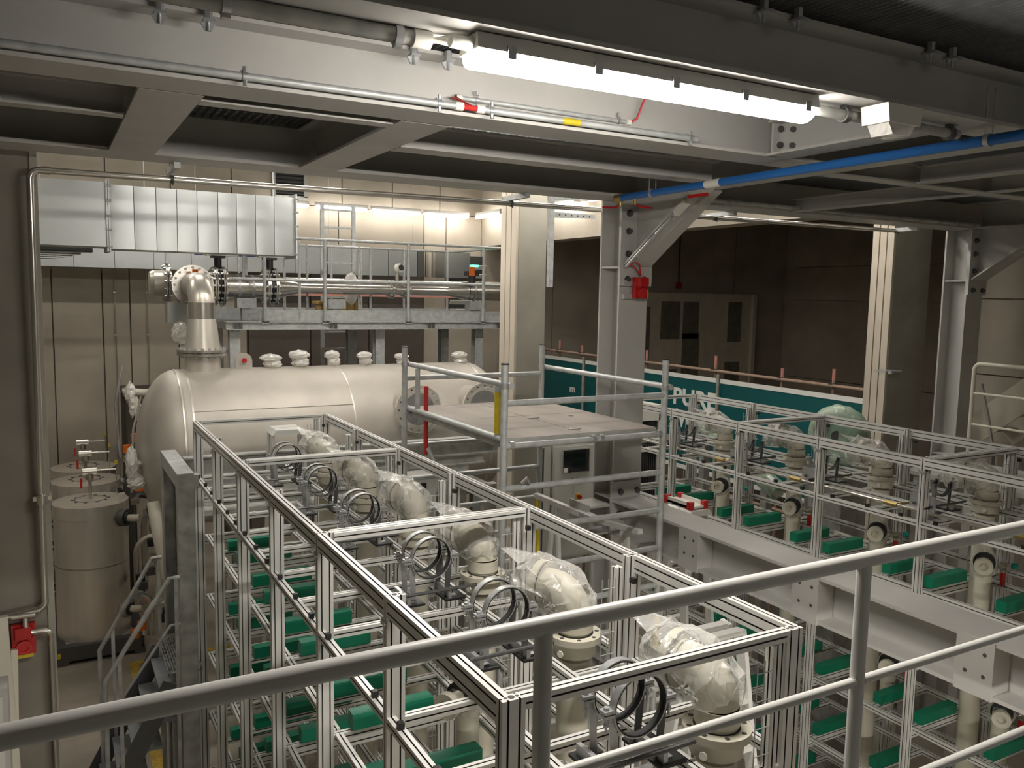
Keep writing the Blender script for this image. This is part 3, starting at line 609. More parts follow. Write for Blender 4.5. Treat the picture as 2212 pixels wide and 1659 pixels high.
# wrapped nozzles on the left domed end
b = MB(); b.cyl((1.1, VY+.15, E-1.25), (.86, VY+.15, E-1.22), .045, 12).cyl((1.0, VY-.25, E-2.0), (.82, VY-.25, E-2.0), .045, 14); b.build('end_nozzle', 'vessel', t)
b = MB(); b.blob((.84, VY+.15, E-1.23), .06, .11, .13, .16, 14, 8, 0, 5).blob((.85, VY+.10, E-1.37), .035, .05, .14, .25, 10, 8, 0, 6); b.build('film_wrap', 'filmw', t, False)
b = MB(); b.blob((.80, VY-.28, E-2.0), .065, .15, .22, .12, 16, 9, 0, 8).blob((.84, VY-.28, E-2.2), .10, .12, .09, .12, 14, 8, 0, 9); b.build('film_wrap', 'filmw', t, False)
b = MB(); b.tube([(.98, VY-.6, E-2.38), (1.02, VY-.75, E-2.75), (1.1, VY-.8, E-3.2)], .07, 12); b.build('drain_pipe', 'pp', t)
# riser
RX = 1.63; zc = E+.04
t = thing('steel_riser_pipe', 'thick shiny steel riser with elbow standing on the vessel top', 'pipe', (RX, VY, E-.97))
b = MB(); b.cyl((RX, VY, E-1.02), (RX, VY, E-.78), .205, 32); b.build('stub', 'brushed', t)
def flange(p, ax, r, th, n, name='flange', mt='steel', par=None, ri=0):
    p = Vector(p); ax = Vector(ax).normalized(); b = MB(); b.cyl(p-ax*th, p-ax*.004, r, 32).cyl(p+ax*.004, p+ax*th, r, 32); f = b.build(name, mt, par)
    u = ax.orthogonal().normalized(); v_ = ax.cross(u); b = MB()
    for k in range(n):
        q = p+(u*math.cos(2*math.pi*k/n)+v_*math.sin(2*math.pi*k/n))*(r*.87); b.tube([q-ax*(th+.025), q+ax*(th+.025)], .016, 6)
    b.build('bolt', 'zinc', f)
flange((RX, VY, E-.755), (0,0,1), .29, .035, 20, par=t)
b = MB(); b.lathe([(.205,0),(.20,.04),(.155,.38)], (RX, VY, E-.73), (0,0,1), 32); b.build('reducer', 'brushed', t)
b = MB(); b.cyl((RX, VY, E-.35), (RX, VY, E-.17), .153, 32); b.build('straight', 'steel', t)
rb = .22
b = MB(); b.tube([(RX, VY, E-.17)]+arc((RX, VY+rb, zc-rb), (0,-1,0), (0,0,1), rb, 0, 90, 10)+[(RX, VY+.62, zc)], .15, 28); b.build('elbow', 'brushed', t)
for z in (-.35, -.17): b = MB(); b.band((RX, VY, E+z), (0,0,1), .15, .012, .007, 0, 360, 32); b.build('weld_seam', 'steel', t)
b = MB(); b.cyl((RX, VY+.62, zc), (RX, 12.3, zc), .15, 24); b.build('run_pipe', 'steel', t)
flange((RX, VY+.66, zc), (0,1,0), .25, .03, 16, par=t)
b = MB(); b.cyl((1.50, 12.15, zc+.02), (1.28, 12.15, zc+.02), .17, 24); b.lathe([(.17,0),(.15,.05),(.02,.07)], (1.28, 12.15, zc+.02), (-1,0,0), 24); b.build('end_cap', 'brushed', t)
flange((1.44, 12.15, zc+.02), (1,0,0), .27, .02, 14, par=t)
MB().cyl((RX-.02, VY+.3, zc+.155), (RX-.02, VY+.3, zc+.19), .035, 12).build('orange_plug', 'orange', t)
b = MB(); b.box(1.38, 1.62, 11.6, 11.9, E-.45, E-.18); b.build('junction_box', 'duct', t)
b = MB(); b.blob((1.52, 11.55, E-.58), .11, .11, .16, .16, 12, 8, 0, 21); b.build('film_wrap', 'filmw', t, False)
# horizontal pipeline on the platform
t = thing('steel_pipeline', 'shiny stainless pipeline with two black valves on the galvanised platform', 'pipe', (4, 12.1, zc))
b = MB(); b.cyl((1.78, 12.1, zc), (2.02, 12.1, zc), .16, 24).cyl((2.18, 12.1, zc), (2.72, 12.1, zc), .16, 24); b.build('wide_pipe', 'steel', t)
for x in (2.10, 2.80):
    flange((x-.055, 12.1, zc), (1,0,0), .27, .02, 16, par=t); flange((x+.055, 12.1, zc), (1,0,0), .27, .02, 16, par=t)
    va = MB().cyl((x-.045, 12.1, zc), (x+.045, 12.1, zc), .225, 28).cyl((x, 12.1, zc+.2), (x, 12.1, zc+.42), .05, 12).box(x-.09, x+.09, 12.03, 12.17, zc+.38, zc+.41).build('valve_body', 'black', t)
    b = MB(); b.cyl((x-.20, 12.1, zc+.52), (x+.28, 12.1, zc+.52), .105, 20).box(x-.16, x+.26, 12.02, 12.18, zc+.41, zc+.47); b.build('actuator', 'white', va)
    b = MB(); b.cyl((x-.30, 12.1, zc+.52), (x-.20, 12.1, zc+.52), .11, 20).cyl((x+.28, 12.1, zc+.52), (x+.36, 12.1, zc+.52), .11, 20); b.build('actuator_cap', 'bluec', va)
b = MB(); b.lathe([(.16,0),(.155,.04),(.09,.30)], (2.9, 12.1, zc), (1,0,0), 24); b.build('reducer', 'steel', t)
b = MB(); b.cyl((3.2, 12.1, zc-.005), (5.6, 12.1, zc-.005), .08, 20); b.build('narrow_pipe', 'steel', t)
flange((4.62, 12.1, zc), (1,0,0), .14, .02, 8, par=t); flange((4.86, 12.1, zc), (1,0,0), .14, .025, 8, par=t)
b = MB(); b.lathe([(.08,0),(.145,.3),(.15,.34)], (5.55, 12.1, zc), (1,0,0), 24).cyl((5.9, 12.1, zc), (6.9, 12.1, zc), .15, 24); b.build('reducer', 'steel', t)
for x in (2.36, 2.55, 6.0, 6.15): b = MB(); b.band((x, 12.1, zc), (1,0,0), .158, .04, .006, 0, 360, 24); b.build('pipe_band', 'zinc', t)
b = MB(); b.cyl((4.72, 12.1, zc+.07), (4.72, 12.1, zc+.25), .03, 10); b.build('sensor_stem', 'steel', t)
b = MB(); b.cyl((4.72, 12.1, zc+.32), (4.75, 12.05, zc+.33), .07, 16); b.build('sensor_head', 'white', t)
b = MB(); b.cyl((4.755, 12.04, zc+.33), (4.765, 12.02, zc+.335), .045, 16); b.build('sensor_window', 'screen', t)
b = MB(); b.cyl((5.92, 11.95, zc+.13), (5.92, 11.95, zc+.24), .06, 12).box(5.83, 6.02, 11.9, 12.05, zc+.24, zc+.31); b.build('valve_actuator', 'black', t)
MB().box(5.84, 5.93, 11.88, 11.9, zc+.24, zc+.38).build('orange_switch', 'orange', t)
MB().box(5.9, 6.0, 11.89, 12.0, zc+.38, zc+.41).build('indicator_light', 'led', t)
b = MB(); b.cyl((2.6, 12.6, zc+.12), (6.5, 12.6, zc+.12), .035, 12).tube([(2.6,12.6,zc+.12),(1.9,12.55,zc+.1)], .035, 10); b.build('thin_pipe', 'steel', t)
b = MB(); b.blob((4.12, 12.5, zc+.0), .11, .14, .25, .08, 14, 9, 0, 31); b.build('film_wrap', 'filmw', t, False)
for x in (2.46, 3.75, 6.05):
    b = MB(); b.box(x-.13, x+.13, 12.0, 12.2, zc-.30, zc-.16); s_ = b.build('pipe_shoe', 'galv', t)
    b = MB(); b.box(x-.06, x+.06, 12.04, 12.16, E-.43, zc-.30); b.build('support_post', 'galv', s_)
MB().box(3.2, 6.9, 12.9, 12.98, zc-.12, zc-.05).build('pink_pipe', 'pink', t)

# ------------------------------------------------------------------ galvanised platform with guard rails
t = thing('steel_platform', 'galvanised platform with guard rails behind the vessel', 'platform', (4.2, 12.4, E-.5))
PX0, PX1, PY0, PY1, PZ = 2.1, 6.28, 11.6, 13.3, E-.43
b = MB()
for y, s_ in ((PY0, 1), (PY1, -1)):
    b = MB(); b.prism([(0,.0),(-.06*s_,0),(-.06*s_,.012),(-.01*s_,.012),(-.01*s_,.098),(-.06*s_,.098),(-.06*s_,.11),(0,.11)][::s_], (PX0, y, PZ-.11), (0,1,0), (0,0,1), (PX1-PX0,0,0)); b.build('edge_channel', 'galv', t)
for x in (PX0, 3.42, 4.92, PX1-.06): b = MB(); b.box(x, x+.06, PY0, PY1, PZ-.11, PZ-.005); b.build('cross_channel', 'galv', t)
for x in (PX0+.15, 3.55, 5.05, PX1-.05):
    b = MB(); b.box(x-.055, x-.01, PY0-.062, PY0-.056, PZ-.10, PZ-.01).box(x+.01, x+.055, PY0-.062, PY0-.056, PZ-.10, PZ-.01); b.build('splice_plate', 'steel_dk', t)
MB().box(PX0+.02, PX1, PY0+.02, PY1, PZ-.02, PZ).build('deck_grating', 'grate', t)
b = MB(); b.box(2.55, PX1, PY0+.03, PY0+.037, PZ+.01, PZ+.16).box(PX0, PX1, PY1-.04, PY1-.033, PZ, PZ+.16); b.build('kick_plate', 'galv', t)
def rail(pts, r=.021): return MB().tube(pts, r, 10).build('guard_rail', 'galv', t)
ZR = PZ+1.14
rail([(2.58, PY0, ZR), (6.3, PY0, ZR)]); rail([(2.2, PY0, PZ+.57), (6.3, PY0, PZ+.57)]); rail([(2.2, PY1, ZR), (6.2, PY1, ZR)], .018); rail([(2.2, PY1, PZ+.57), (6.2, PY1, PZ+.57)], .018)
rail([(6.22, PY0, ZR), (6.22, PY1, ZR)]); rail([(3.1, 11.62, ZR-.03), (3.1, 12.5, ZR-.03)], .018); rail([(3.35, 12.2, ZR-.06), (4.35, 12.2, ZR-.06)], .018)
for x in (2.61, 3.44, 4.69, 5.93):
    b = MB(); b.cyl((x, PY0-.03, PZ-.02), (x, PY0-.03, ZR), .023, 12).box(x-.05, x+.05, PY0-.06, PY0, PZ-.03, PZ+.0); b.build('rail_post', 'galv', t)
for x in (2.3, 3.0, 3.3, 4.05, 4.55, 5.3, 6.1): MB().cyl((x, PY1-.03, PZ), (x, PY1-.03, ZR), .02, 10).build('rail_post', 'galv', t)
for x, y in ((3.1,11.64),(3.1,12.48),(3.36,12.2),(4.15,12.2),(4.33,12.2)): MB().cyl((x, y, PZ), (x, y, ZR-.04), .019, 10).build('rail_post', 'galv', t)
b = MB(); b.tube([(2.42, 12.0, zc+.62), (2.42, 12.0, PZ+.57), (2.62, 11.62, PZ+.57)], .022, 10).tube([(2.52, 12.3, zc+.62), (2.52, 12.3, PZ+.57)], .022, 10); b.build('guard_rail', 'galv', t)
for x, y in ((2.25,11.85),(4.35,11.9),(6.0,11.9),(2.25,13.2),(4.35,13.2),(6.0,13.2)):
    b = MB(); b.prism(ibeam_poly(.14, .14, .01, .012), (x, y, 0), (1,0,0), (0,1,0), (0,0,PZ-.11)); b.build('leg', 'galv', t)
# taller ladder with side rails behind the platform
t = thing('access_ladder', 'tall galvanised ladder rising behind the platform', 'ladder', (4.26, 13.6, 0))
b = MB()
for x in (4.0, 4.53): MB().bar((x, 13.6, 0), (x, 13.6, E+1.40), .035, .06).build('stile', 'galv', t)
for k in range(23): MB().bar((4.0, 13.6, .25+.285*k), (4.53, 13.6, .25+.285*k), .03, .03).build('rung', 'galv', t)
t = thing('wooden_crate', 'yellow wooden crate standing on the platform deck', 'crate', (4.0, 12.87, PZ))
b = MB(); b.box(3.72, 4.30, 12.70, 13.05, PZ, PZ+.23); b.build('body', 'wood', t)
b = MB(); b.box(3.68, 4.34, 12.67, 13.08, PZ+.23, PZ+.27); b.build('lid', 'wood', t)
for x in (3.74, 4.0, 4.24): MB().box(x, x+.05, 12.685, 12.70, PZ, PZ+.23).build('batten', 'wood', t)

# ------------------------------------------------------------------ three insulated tanks on a skid
t0 = thing('tank_skid', 'low grey skid frame under the front insulated tank', 'skid', (.5, 13.1, 0))
b = MB(); b.box(-.05, 1.05, 12.56, 12.70, .06, .26).box(-.05, .09, 12.7, 16.2, .06, .26).box(.95, 1.09, 12.7, 16.2, .06, .26).box(-.05, .12, 12.56, 12.75, 0, .06).box(.95, 1.09, 12.56, 12.75, 0, .06).box(-.05, .12, 16, 16.2, 0, .06).box(.95, 1.09, 16, 16.2, 0, .06); b.build('frame', 'steel_dk', t0)
MB().box(.09, .95, 12.7, 16.2, .2, .255).build('deck', 'galvd', t0)
for x in (.0,): MB().cyl((x, 12.56, .16), (x, 12.52, .16), .03, 10).build('tether_ring', 'yellow', t0)
def tank(yc, lab, extra=True):
    t = thing('insulated_tank', lab, 'tank', (.475, yc, .26), 'insulated tanks on the skid'); x = .475; r = .48; zt = E-3.03
    b = MB(); b.cyl((x, yc, .26), (x, yc, zt-.18), r, 48); b.build('body', 'tank', t)
    b = MB(); b.cyl((x, yc, zt-.18), (x, yc, zt), r+.012, 48); b.build('lid_band', 'tank', t)
    b = MB(); b.tube([(x,yc,zt),(x,yc,zt+.02)], [r+.012, r*.4], 48); b.build('lid', 'tank', t)
    b = MB()
    for z in (1.30,): b.band((x, yc, z), (0,0,1), r, .02, .004, 0, 360, 48)
    b.build('seam_band', 'steel', t)
    b = MB(); b.band((x, yc, zt+.012), (0,0,1), .20, .02, .012, 0, 360, 32)
    for k in range(10): hexbolt(b, (x+.23*math.cos(k*.628), yc+.23*math.sin(k*.628), zt+.005), (0,0,1), .022, .02)
    b.build('manway_ring', 'steel_dk', t)
    b = MB(); b.cyl((x, yc, zt), (x, yc, zt+.36), .022, 10).cyl((x, yc, zt+.30), (x, yc, zt+.38), .05, 12).cyl((x-.09, yc, zt+.42), (x+.09, yc, zt+.42), .05, 14).tube([(x, yc, zt+.43), (x+.34, yc-.03, zt+.43)], .014, 8); v_ = b.build('vent_valve', 'steel', t)
    MB().box(x-.13, x-.10, yc-.1, yc-.06, zt+.2, zt+.34).build('red_tag', 'red', v_)
    b = MB(); b.cyl((x+.34, yc-.03, zt+.05), (x+.34, yc-.03, zt+.5), .008, 6); b.build('sample_rod', 'steel', v_)
    MB().cyl((x+.34, yc-.03, zt+.5), (x+.34, yc-.03, zt+.55), .02, 8).build('yellow_knob', 'yellow', v_)
    for z in (1.95, .62):
        b = MB(); b.cyl((x+.36, yc-.30, z), (x+.44, yc-.36, z), .12, 20); b.build('port_collar', 'steel_dk' if z > 1 else 'concg', t)
        b = MB(); b.cyl((x+.40, yc-.345, z), (x+.46, yc-.385, z), .085, 18); b.build('port_ring', 'black', t)
        b = MB(); b.tube([(x+.42, yc-.36, z), (x+.56, yc-.46, z+.01), (x+.60, yc-.48, z+.02)], .05, 12); b.build('port_pipe', 'pp', t)
    b = MB()
    for k in range(6): b.cyl((x-.46, yc+.15, .5+.33*k), (x-.52, yc+.15, .5+.33*k), .04, 10)
    b.build('side_lug', 'steel_dk', t)
    return t
tank(13.1, 'front insulated steel tank with shiny lid, left of the stair rails')
tank(14.55, 'middle insulated steel tank, partly hidden by the front one')
tank(15.65, 'rear insulated steel tank, furthest from the camera')
# pipework between tanks and vessel
t = thing('process_pipework', 'tangle of beige pipes, valves and orange caps between tanks and vessel', 'pipework', (1.15, 12.9, .26))
rg = random.Random(4)
for i in range(9):
    x = 1.0+rg.uniform(0,.35); y = 12.2+rg.uniform(0,2.6); z = .5+i*.22; dx = rg.choice((-.2,.25))
    MB().tube([(x, y, .3), (x, y, z)]+arc((x+dx, y, z), (-dx/abs(dx),0,0), (0,0,1), abs(dx), 0, 80, 5)+[(x+dx*1.6, y-.15, z+abs(dx)*.9)], .035+.015*(i % 3), 10).build('pipe', ('pp', 'steel', 'steel_dk')[i % 3], t)
for i, (x, y, z, m_) in enumerate(((1.02,13.8,2.75,'orange'),(1.12,13.6,2.95,'orange'),(1.1,12.9,2.35,'orange'),(1.02,12.2,.55,'orange'),(.93,12.15,.47,'orange'),(1.25,12.1,1.75,'blue'),(1.42,12.3,1.25,'blue'))):
    b = MB(); b.cyl((x, y, z-.06), (x, y, z+.06), .06, 14); b.build('cap', m_, t)
for i in range(16):
    x = 1.0+rg.uniform(0,.4); y = 12.1+rg.uniform(0,2); z = rg.uniform(.5, 2.9); b = MB(); b.box(x-.06, x+.06, y-.05, y+.05, z-.05, z+.05).cyl((x, y-.08, z), (x, y+.08, z), .045, 10); b.build('valve', ('black', 'steel', 'steel_dk')[i % 3], t)
b = MB(); b.tube([(.93, 13.9, 2.6), (.90, 14.2, 3.4), (1.05, 14.6, 3.95)], .018, 6).tube([(1.02, 13.2, 2.2), (1.08, 13.4, 3.1), (1.25, 13.8, 3.6)], .018, 6); b.build('hose', 'cable', t)
t = thing('brown_frame', 'dark brown steel frame with pale sloping chute beside the vessel end', 'frame', (1.2, 15.2, 0))
b = MB()
for x, y in ((1.16,14.9),(1.78,14.9),(1.16,16.2),(1.78,16.2)): b.box(x-.04, x+.04, y-.04, y+.04, 0, 3.45)
b.box(1.12, 1.82, 14.86, 14.94, 3.38, 3.46).box(1.12, 1.82, 16.16, 16.24, 3.38, 3.46).box(1.12, 1.20, 14.86, 16.24, 3.38, 3.46).box(1.18, 1.78, 15.0, 16.2, 1.9, 3.35); b.build('frame', 'door', t)
b = MB(); b.bar((1.12, 14.8, 3.54), (1.35, 13.3, 2.95), .16, .06); b.build('chute', 'concl', t)
MB().cyl((1.16, 14.85, 3.46), (1.13, 14.82, 3.52), .025, 8).build('yellow_tag', 'yellow', t)
# steel portal, platform beams behind the rack, stair
t = thing('portal_frame', 'galvanised channel portal frame left of the near rack', 'frame', (1.02, 8.2, 0))
ch = [(0,0),(.14,0),(.14,.02),(.012,.02),(.012,.12),(.14,.12),(.14,.14),(0,.14)]
b = MB(); b.box(.95, 1.09, 7.62, 7.634, 0, E-1.62).box(.95, .962, 7.634, 7.74, 0, E-1.62).box(1.078, 1.09, 7.634, 7.74, 0, E-1.62); b.build('near_post', 'galvd', t)
b = MB(); b.box(.95, 1.09, 8.80, 8.814, 0, E-1.62).box(.95, .962, 8.70, 8.80, 0, E-1.62).box(1.078, 1.09, 8.70, 8.80, 0, E-1.62); b.build('far_post', 'galvd', t)
b = MB(); b.box(.95, 1.09, 7.62, 8.82, E-1.62, E-1.605).box(.95, .962, 7.74, 8.70, E-1.74, E-1.62); b.build('top_channel', 'galv', t)
b = MB(); b.box(1.09, 1.135, 7.64, 7.74, E-1.75, E-1.63); b.build('link_bar', 'galvd', t)
t = thing('support_frame', 'long galvanised beams under the vessel behind the near rack', 'frame', (3, 8.6, 0))
for y, z in ((8.50, -1.63), (8.95, -1.84), (9.35, -2.05)):
    b = MB(); b.prism(ibeam_poly(.12, .20, .01, .014), (1.12, y, E+z-.10), (0,1,0), (0,0,1), (3.5,0,0)); b.build('frame_beam', 'galvd', t)
for x in (1.2, 2.9, 4.5):
    for y in (8.5, 9.35): MB().box(x-.06, x+.06, y-.06, y+.06, 0, E-2.2).build('leg', 'galvd', t)
MB().box(1.15, 4.6, 8.6, 9.3, E-2.30, E-2.26).build('deck', 'galvd', t)
t = thing('control_cubicle', 'grey control cubicle with small dark window behind the near rack', 'cabinet', (3.3, 8.42, E-3.3))
MB().box(2.75, 3.62, 8.1, 8.42, E-3.3, E-1.95).build('body', 'paint', t)
MB().box(3.36, 3.50, 8.09, 8.1, E-2.15, E-2.02).build('window', 'screen', t)
MB().box(3.17, 3.18, 8.095, 8.1, E-3.2, E-2.0).build('door_gap', 'slot', t)
for x in (2.8, 3.57): MB().box(x-.03, x+.03, 8.2, 8.32, 0, E-3.3).build('leg', 'galvd', t)
t = thing('stair', 'small galvanised stair with two handrails at lower left', 'stair', (.6, 8.0, 0))
LZ = E-3.45
for y, x1, sg in ((8.4, .81, 'far'), (7.55, .86, 'near')):
    zt = E-2.56 if y > 8 else E-2.50
    pts = [(.335, y, .35), (.335, y, zt-.82), (x1, y, zt), (x1+.08, y, zt)]
    MB().tube(pts, .02, 10).build('handrail', 'galvd', t)
    MB().tube([(.335, y, zt-1.18), (x1, y, zt-.42), (x1+.08, y, zt-.42)], .013, 8).build('knee_rail', 'galvd', t)
    for x, z1 in ((.45, zt-.64), (x1+.05, zt)): MB().bar((x, y, max(.2, z1-1.9)), (x, y, z1), .03, .03).build('rail_post', 'galvd', t)
    MB().bar((.0, y, .12), (.86, y, LZ), .16, .012, 0, (0,1,0)).build('stringer', 'steel_dk', t)
for k in range(7):
    z = .22+k*.235; x = .06+k*.118
    MB().box(x, x+.24, 7.57, 8.38, z, z+.03).build('tread', 'grate', t)
b = MB()
for k in range(14): b.box(.86+.022*k, .864+.022*k, 7.76, 8.68, LZ-.03, LZ)
b.box(.86, 1.13, 7.76, 7.78, LZ-.03, LZ).box(.86, 1.13, 8.66, 8.68, LZ-.03, LZ)
for k in range(9): b.box(.86, 1.13, 7.8+.1*k, 7.806+.1*k, LZ-.012, LZ)
b.build('landing_grating', 'galvd', t)
for y in (7.8, 8.64): MB().box(.88, .92, y-.02, y+.02, 0, LZ-.03).build('leg', 'galvd', t)
# left foreground: trunking, cables
t = thing('cable_trunking', 'pale vertical cable trunking at the left edge of the picture', 'trunking', (-.4, 6.38, 2))
MB().box(-.50, -.335, 6.28, 6.40, 3.22, 4.2).build('cover', 'cream', t); MB().box(-.50, -.345, 6.3, 6.40, 1.9, 3.2).build('cover', 'lampw', t)
b = MB(); b.bar((-.33, 6.33, 3.0), (-.26, 6.33, .9), .05, .08).bar((-.26, 6.36, 2.75), (-.31, 6.36, .9), .03, .04); b.build('side_strip', 'cream', t)
t = thing('electrical_enclosure', 'grey electrical enclosure low at the left picture edge', 'cabinet', (-.5, 6.3, .9))
MB().box(-.75, -.30, 6.1, 6.40, 1.55, 2.6).build('body', 'paint', t); MB().box(-.75, -.33, 6.09, 6.1, 1.6, 2.55).build('door', 'lampw', t)
for i in range(9):
    x = -.36+.036*i; m_ = ('cable', 'redp', 'black', 'white', 'cable', 'black', 'pp', 'redp', 'cable')[i]
    c_ = MB(); c_.tube([(x, 6.30-.02*(i % 3), 1.65), (x+.02*math.sin(i*2), 6.22, 1.25), (x-.03*math.cos(i), 6.16, .8), (x, 6.2, .3), (x+.05, 6.2, .0+.02)], .013, 6)
    tag(c_.build('loose_cable', m_), '%s loose cable from left in the bundle at the bottom left corner' % ORD[i], 'cable', 'loose cables at bottom left')
# ------------------------------------------------------------------ racks of slotted aluminium profile
def prof_poly(w_, h, nw, nh, sw=.007, sd=.008):      # w_ x h section with nw slots along w_, nh along h
    a, c = w_/2, h/2; P = []
    def edge(p, q, n_):
        p, q = Vector(p), Vector(q); d = q-p; L = d.length; d = d/L; inn = Vector((-d.y, d.x)); P.append(tuple(p))
        for k in range(n_):
            m_ = L*(k+.5)/n_; u0 = p+d*(m_-sw/2); u1 = p+d*(m_+sw/2)
            P.extend([tuple(u0), tuple(u0+inn*sd), tuple(u1+inn*sd), tuple(u1)])
    edge((-a,-c), (a,-c), nw); edge((a,-c), (a,c), nh); edge((a,c), (-a,c), nw); edge((-a,c), (-a,-c), nh)
    return P
PCACHE = {}
def profile(p0, p1, u, w_, h, nw, nh, name, par, bores=False):
    """slotted profile from p0 to p1; u = direction of w_"""
    p0, p1, u = Vector(p0), Vector(p1), Vector(u); d = p1-p0; v_ = d.normalized().cross(u)
    if (bores is False):
        key = (tuple(round(x, 3) for x in d), tuple(u), w_, h, nw, nh)
        if key in PCACHE:
            ob = bpy.data.objects.new(name, PCACHE[key]); C.objects.link(ob); ob.parent = par; ob.location = p0-par.location; return ob
    P = prof_poly(w_, h, nw, nh); b = MB(); o = Vector((0,0,0)); n_ = len(P)
    A = [o+u*x+v_*y for x, y in P]; B = [q+d for q in A]; b.add(A+B, [(i, (i+1) % n_, n_+(i+1) % n_, n_+i) for i in range(n_)])
    inner = []
    for i in range(n_):                                # slot walls and floor are dark
        pass
    b.add(A+B, [tuple(reversed(range(n_))), tuple(range(n_, 2*n_))])
    k = 0; idx = 0                                     # mark slot faces
    seq = []
    for cnt in (nw, nh, nw, nh):
        for _ in range(cnt): seq += [0, 1, 1, 1]
        seq += [0]
    for i in range(n_): b.m[i] = seq[i]
    if bores:
        dn = d.normalized()
        for sx in ([0] if w_ < .06 else [-.02, .02]):
            for sy in ([0] if h < .06 else [-.02, .02]):
                q = o+u*sx+v_*sy+d; b.cyl(q, q+dn*.0008, .006, 8, 1)
        if w_ > .06: q = o+d; b.cyl(q, q+dn*.0009, .011, 12, 1)
    me_ob = b.build(name, ('alu', 'slot'), None, False)
    me_ob.parent = par; me_ob.location = p0-par.location
    if not bores: PCACHE[key] = me_ob.data
    return me_ob
YP = [7.945, 6.965, 5.97, 4.985, 3.985, 3.02, 2.06]   # post planes (near face)
LV = [-1.70, -2.26, -2.83, -3.40, -3.98, -4.55]
XA0, XA1 = 1.14, 2.40
def build_rack(x0, lab):
    x1 = x0+1.26; t = thing('profile_rack', lab, 'rack', (x0+.63, 5.0, 0), 'slotted aluminium racks'); ux, uy = (1,0,0), (0,1,0)
    for y in YP:
        yc = y+.02
        profile((x0+.04, yc, .02), (x0+.04, yc, E-1.2), ux, .08, .04, 2, 1, 'post', t, True)
        profile((x1-.04, yc, .02), (x1-.04, yc, E-1.2), ux, .08, .04, 2, 1, 'post', t, True)
    for a_, b_ in zip(YP[1:], YP[:-1]):
        ya, yb = a_+.04, b_
        for x in (x0+.02, x1-.02):
            profile((x, ya, E-1.24), (x, yb, E-1.24), ux, .04, .08, 1, 2, 'top_rail', t)
            profile((x, ya, E-1.72), (x, yb, E-1.72), ux, .04, .04, 1, 1, 'shelf_rail', t)
        for x in (x0+.40, x0+.84): profile((x, ya-.04, E-1.685), (x, yb, E-1.685), ux, .04, .04, 1, 1, 'slide_rail', t)
        for z in LV[1:]:
            profile((x0+.105, ya, E+z-.02), (x0+.105, yb, E+z-.02), ux, .04, .04, 1, 1, 'shelf_rail', t)
            profile((x1-.42, ya, E+z-.02), (x1-.42, yb, E+z-.02), ux, .04, .04, 1, 1, 'shelf_rail', t)
            profile((x1-.02, ya, E+z-.02), (x1-.02, yb, E+z-.02), ux, .04, .04, 1, 1, 'shelf_rail', t)
    for i, y in enumerate(YP):
        yc = y+.02
        if i in (0, 6): profile((x0+.08, yc, E-1.22), (x1-.08, yc, E-1.22), uy, .04, .04, 1, 1, 'cross_bar', t)
        if i in (2, 4): profile((x0+.08, yc, E-1.22), (x1-.08, yc, E-1.22), uy, .08, .04, 2, 1, 'cross_bar', t)
        profile((x0+.08, yc, E-1.735), (x1-.08, yc, E-1.735), uy, .04, .04, 1, 1, 'shelf_cross_rail', t)
        for z in LV[1:]: profile((x0+.08, yc, E+z-.05), (x1-.08, yc, E+z-.05), uy, .04, .08, 1, 2, 'shelf_cross_rail', t)
    for a_ in YP[1:]:
        for z in LV[1:]: profile((x0+.12, a_+.40, E+z-.02), (x1-.44, a_+.40, E+z-.02), uy, .04, .04, 1, 1, 'block_rail', t)
        profile((x0+.04, a_+.52, E-1.735), (x1-.04, a_+.52, E-1.735), uy, .04, .04, 1, 1, 'shelf_cross_rail', t)
    b = MB()
    for a_ in YP[1:]:
        for f in (.18, .50, .86): MB().box(x0+.008, x0+.032, a_+f*.98, a_+f*.98+.028, E-1.70, E-1.672).build('end_stop', 'black', t)
        MB().box(x0+.012, x0+.03, a_+.955, a_+.985, E-1.30, E-1.281).build('end_stop', 'black', t)
        MB().box(x1-.09, x1-.07, a_+.90, a_+.93, E-1.31, E-1.285).build('end_stop', 'black', t)
    for y in YP:                                       # wire mesh cable runs at the right-hand posts
        b = MB()
        for dx in (.0, .035, .075): b.cyl((x1-.22+dx, y+.0, .3), (x1-.22+dx, y+.0, E-1.29), .0022, 5)
        for k in range(34): b.cyl((x1-.22, y, .4+.105*k), (x1-.145, y, .4+.105*k), .0022, 5)
        b.build('wire_tray', 'galv', t, False)
        profile((x1-.125, y+.02, .02), (x1-.125, y+.02, E-1.245), ux, .04, .04, 1, 1, 'inner_post', t)
    for y in YP[1:-1]:
        b = MB(); b.box(x0-.004, x0, y-.012, y+.052, E-1.325, E-1.295); hexbolt(b, (x0-.004, y+.006, E-1.31), (-1,0,0), .008, .008); hexbolt(b, (x0-.004, y+.034, E-1.31), (-1,0,0), .008, .008); b.build('splice_plate', 'zinc', t)
    return t
build_rack(XA0, 'near slotted aluminium rack filling the lower middle, behind the white handrail')
build_rack(5.89, 'further slotted aluminium rack at right, beyond the steel I beam')
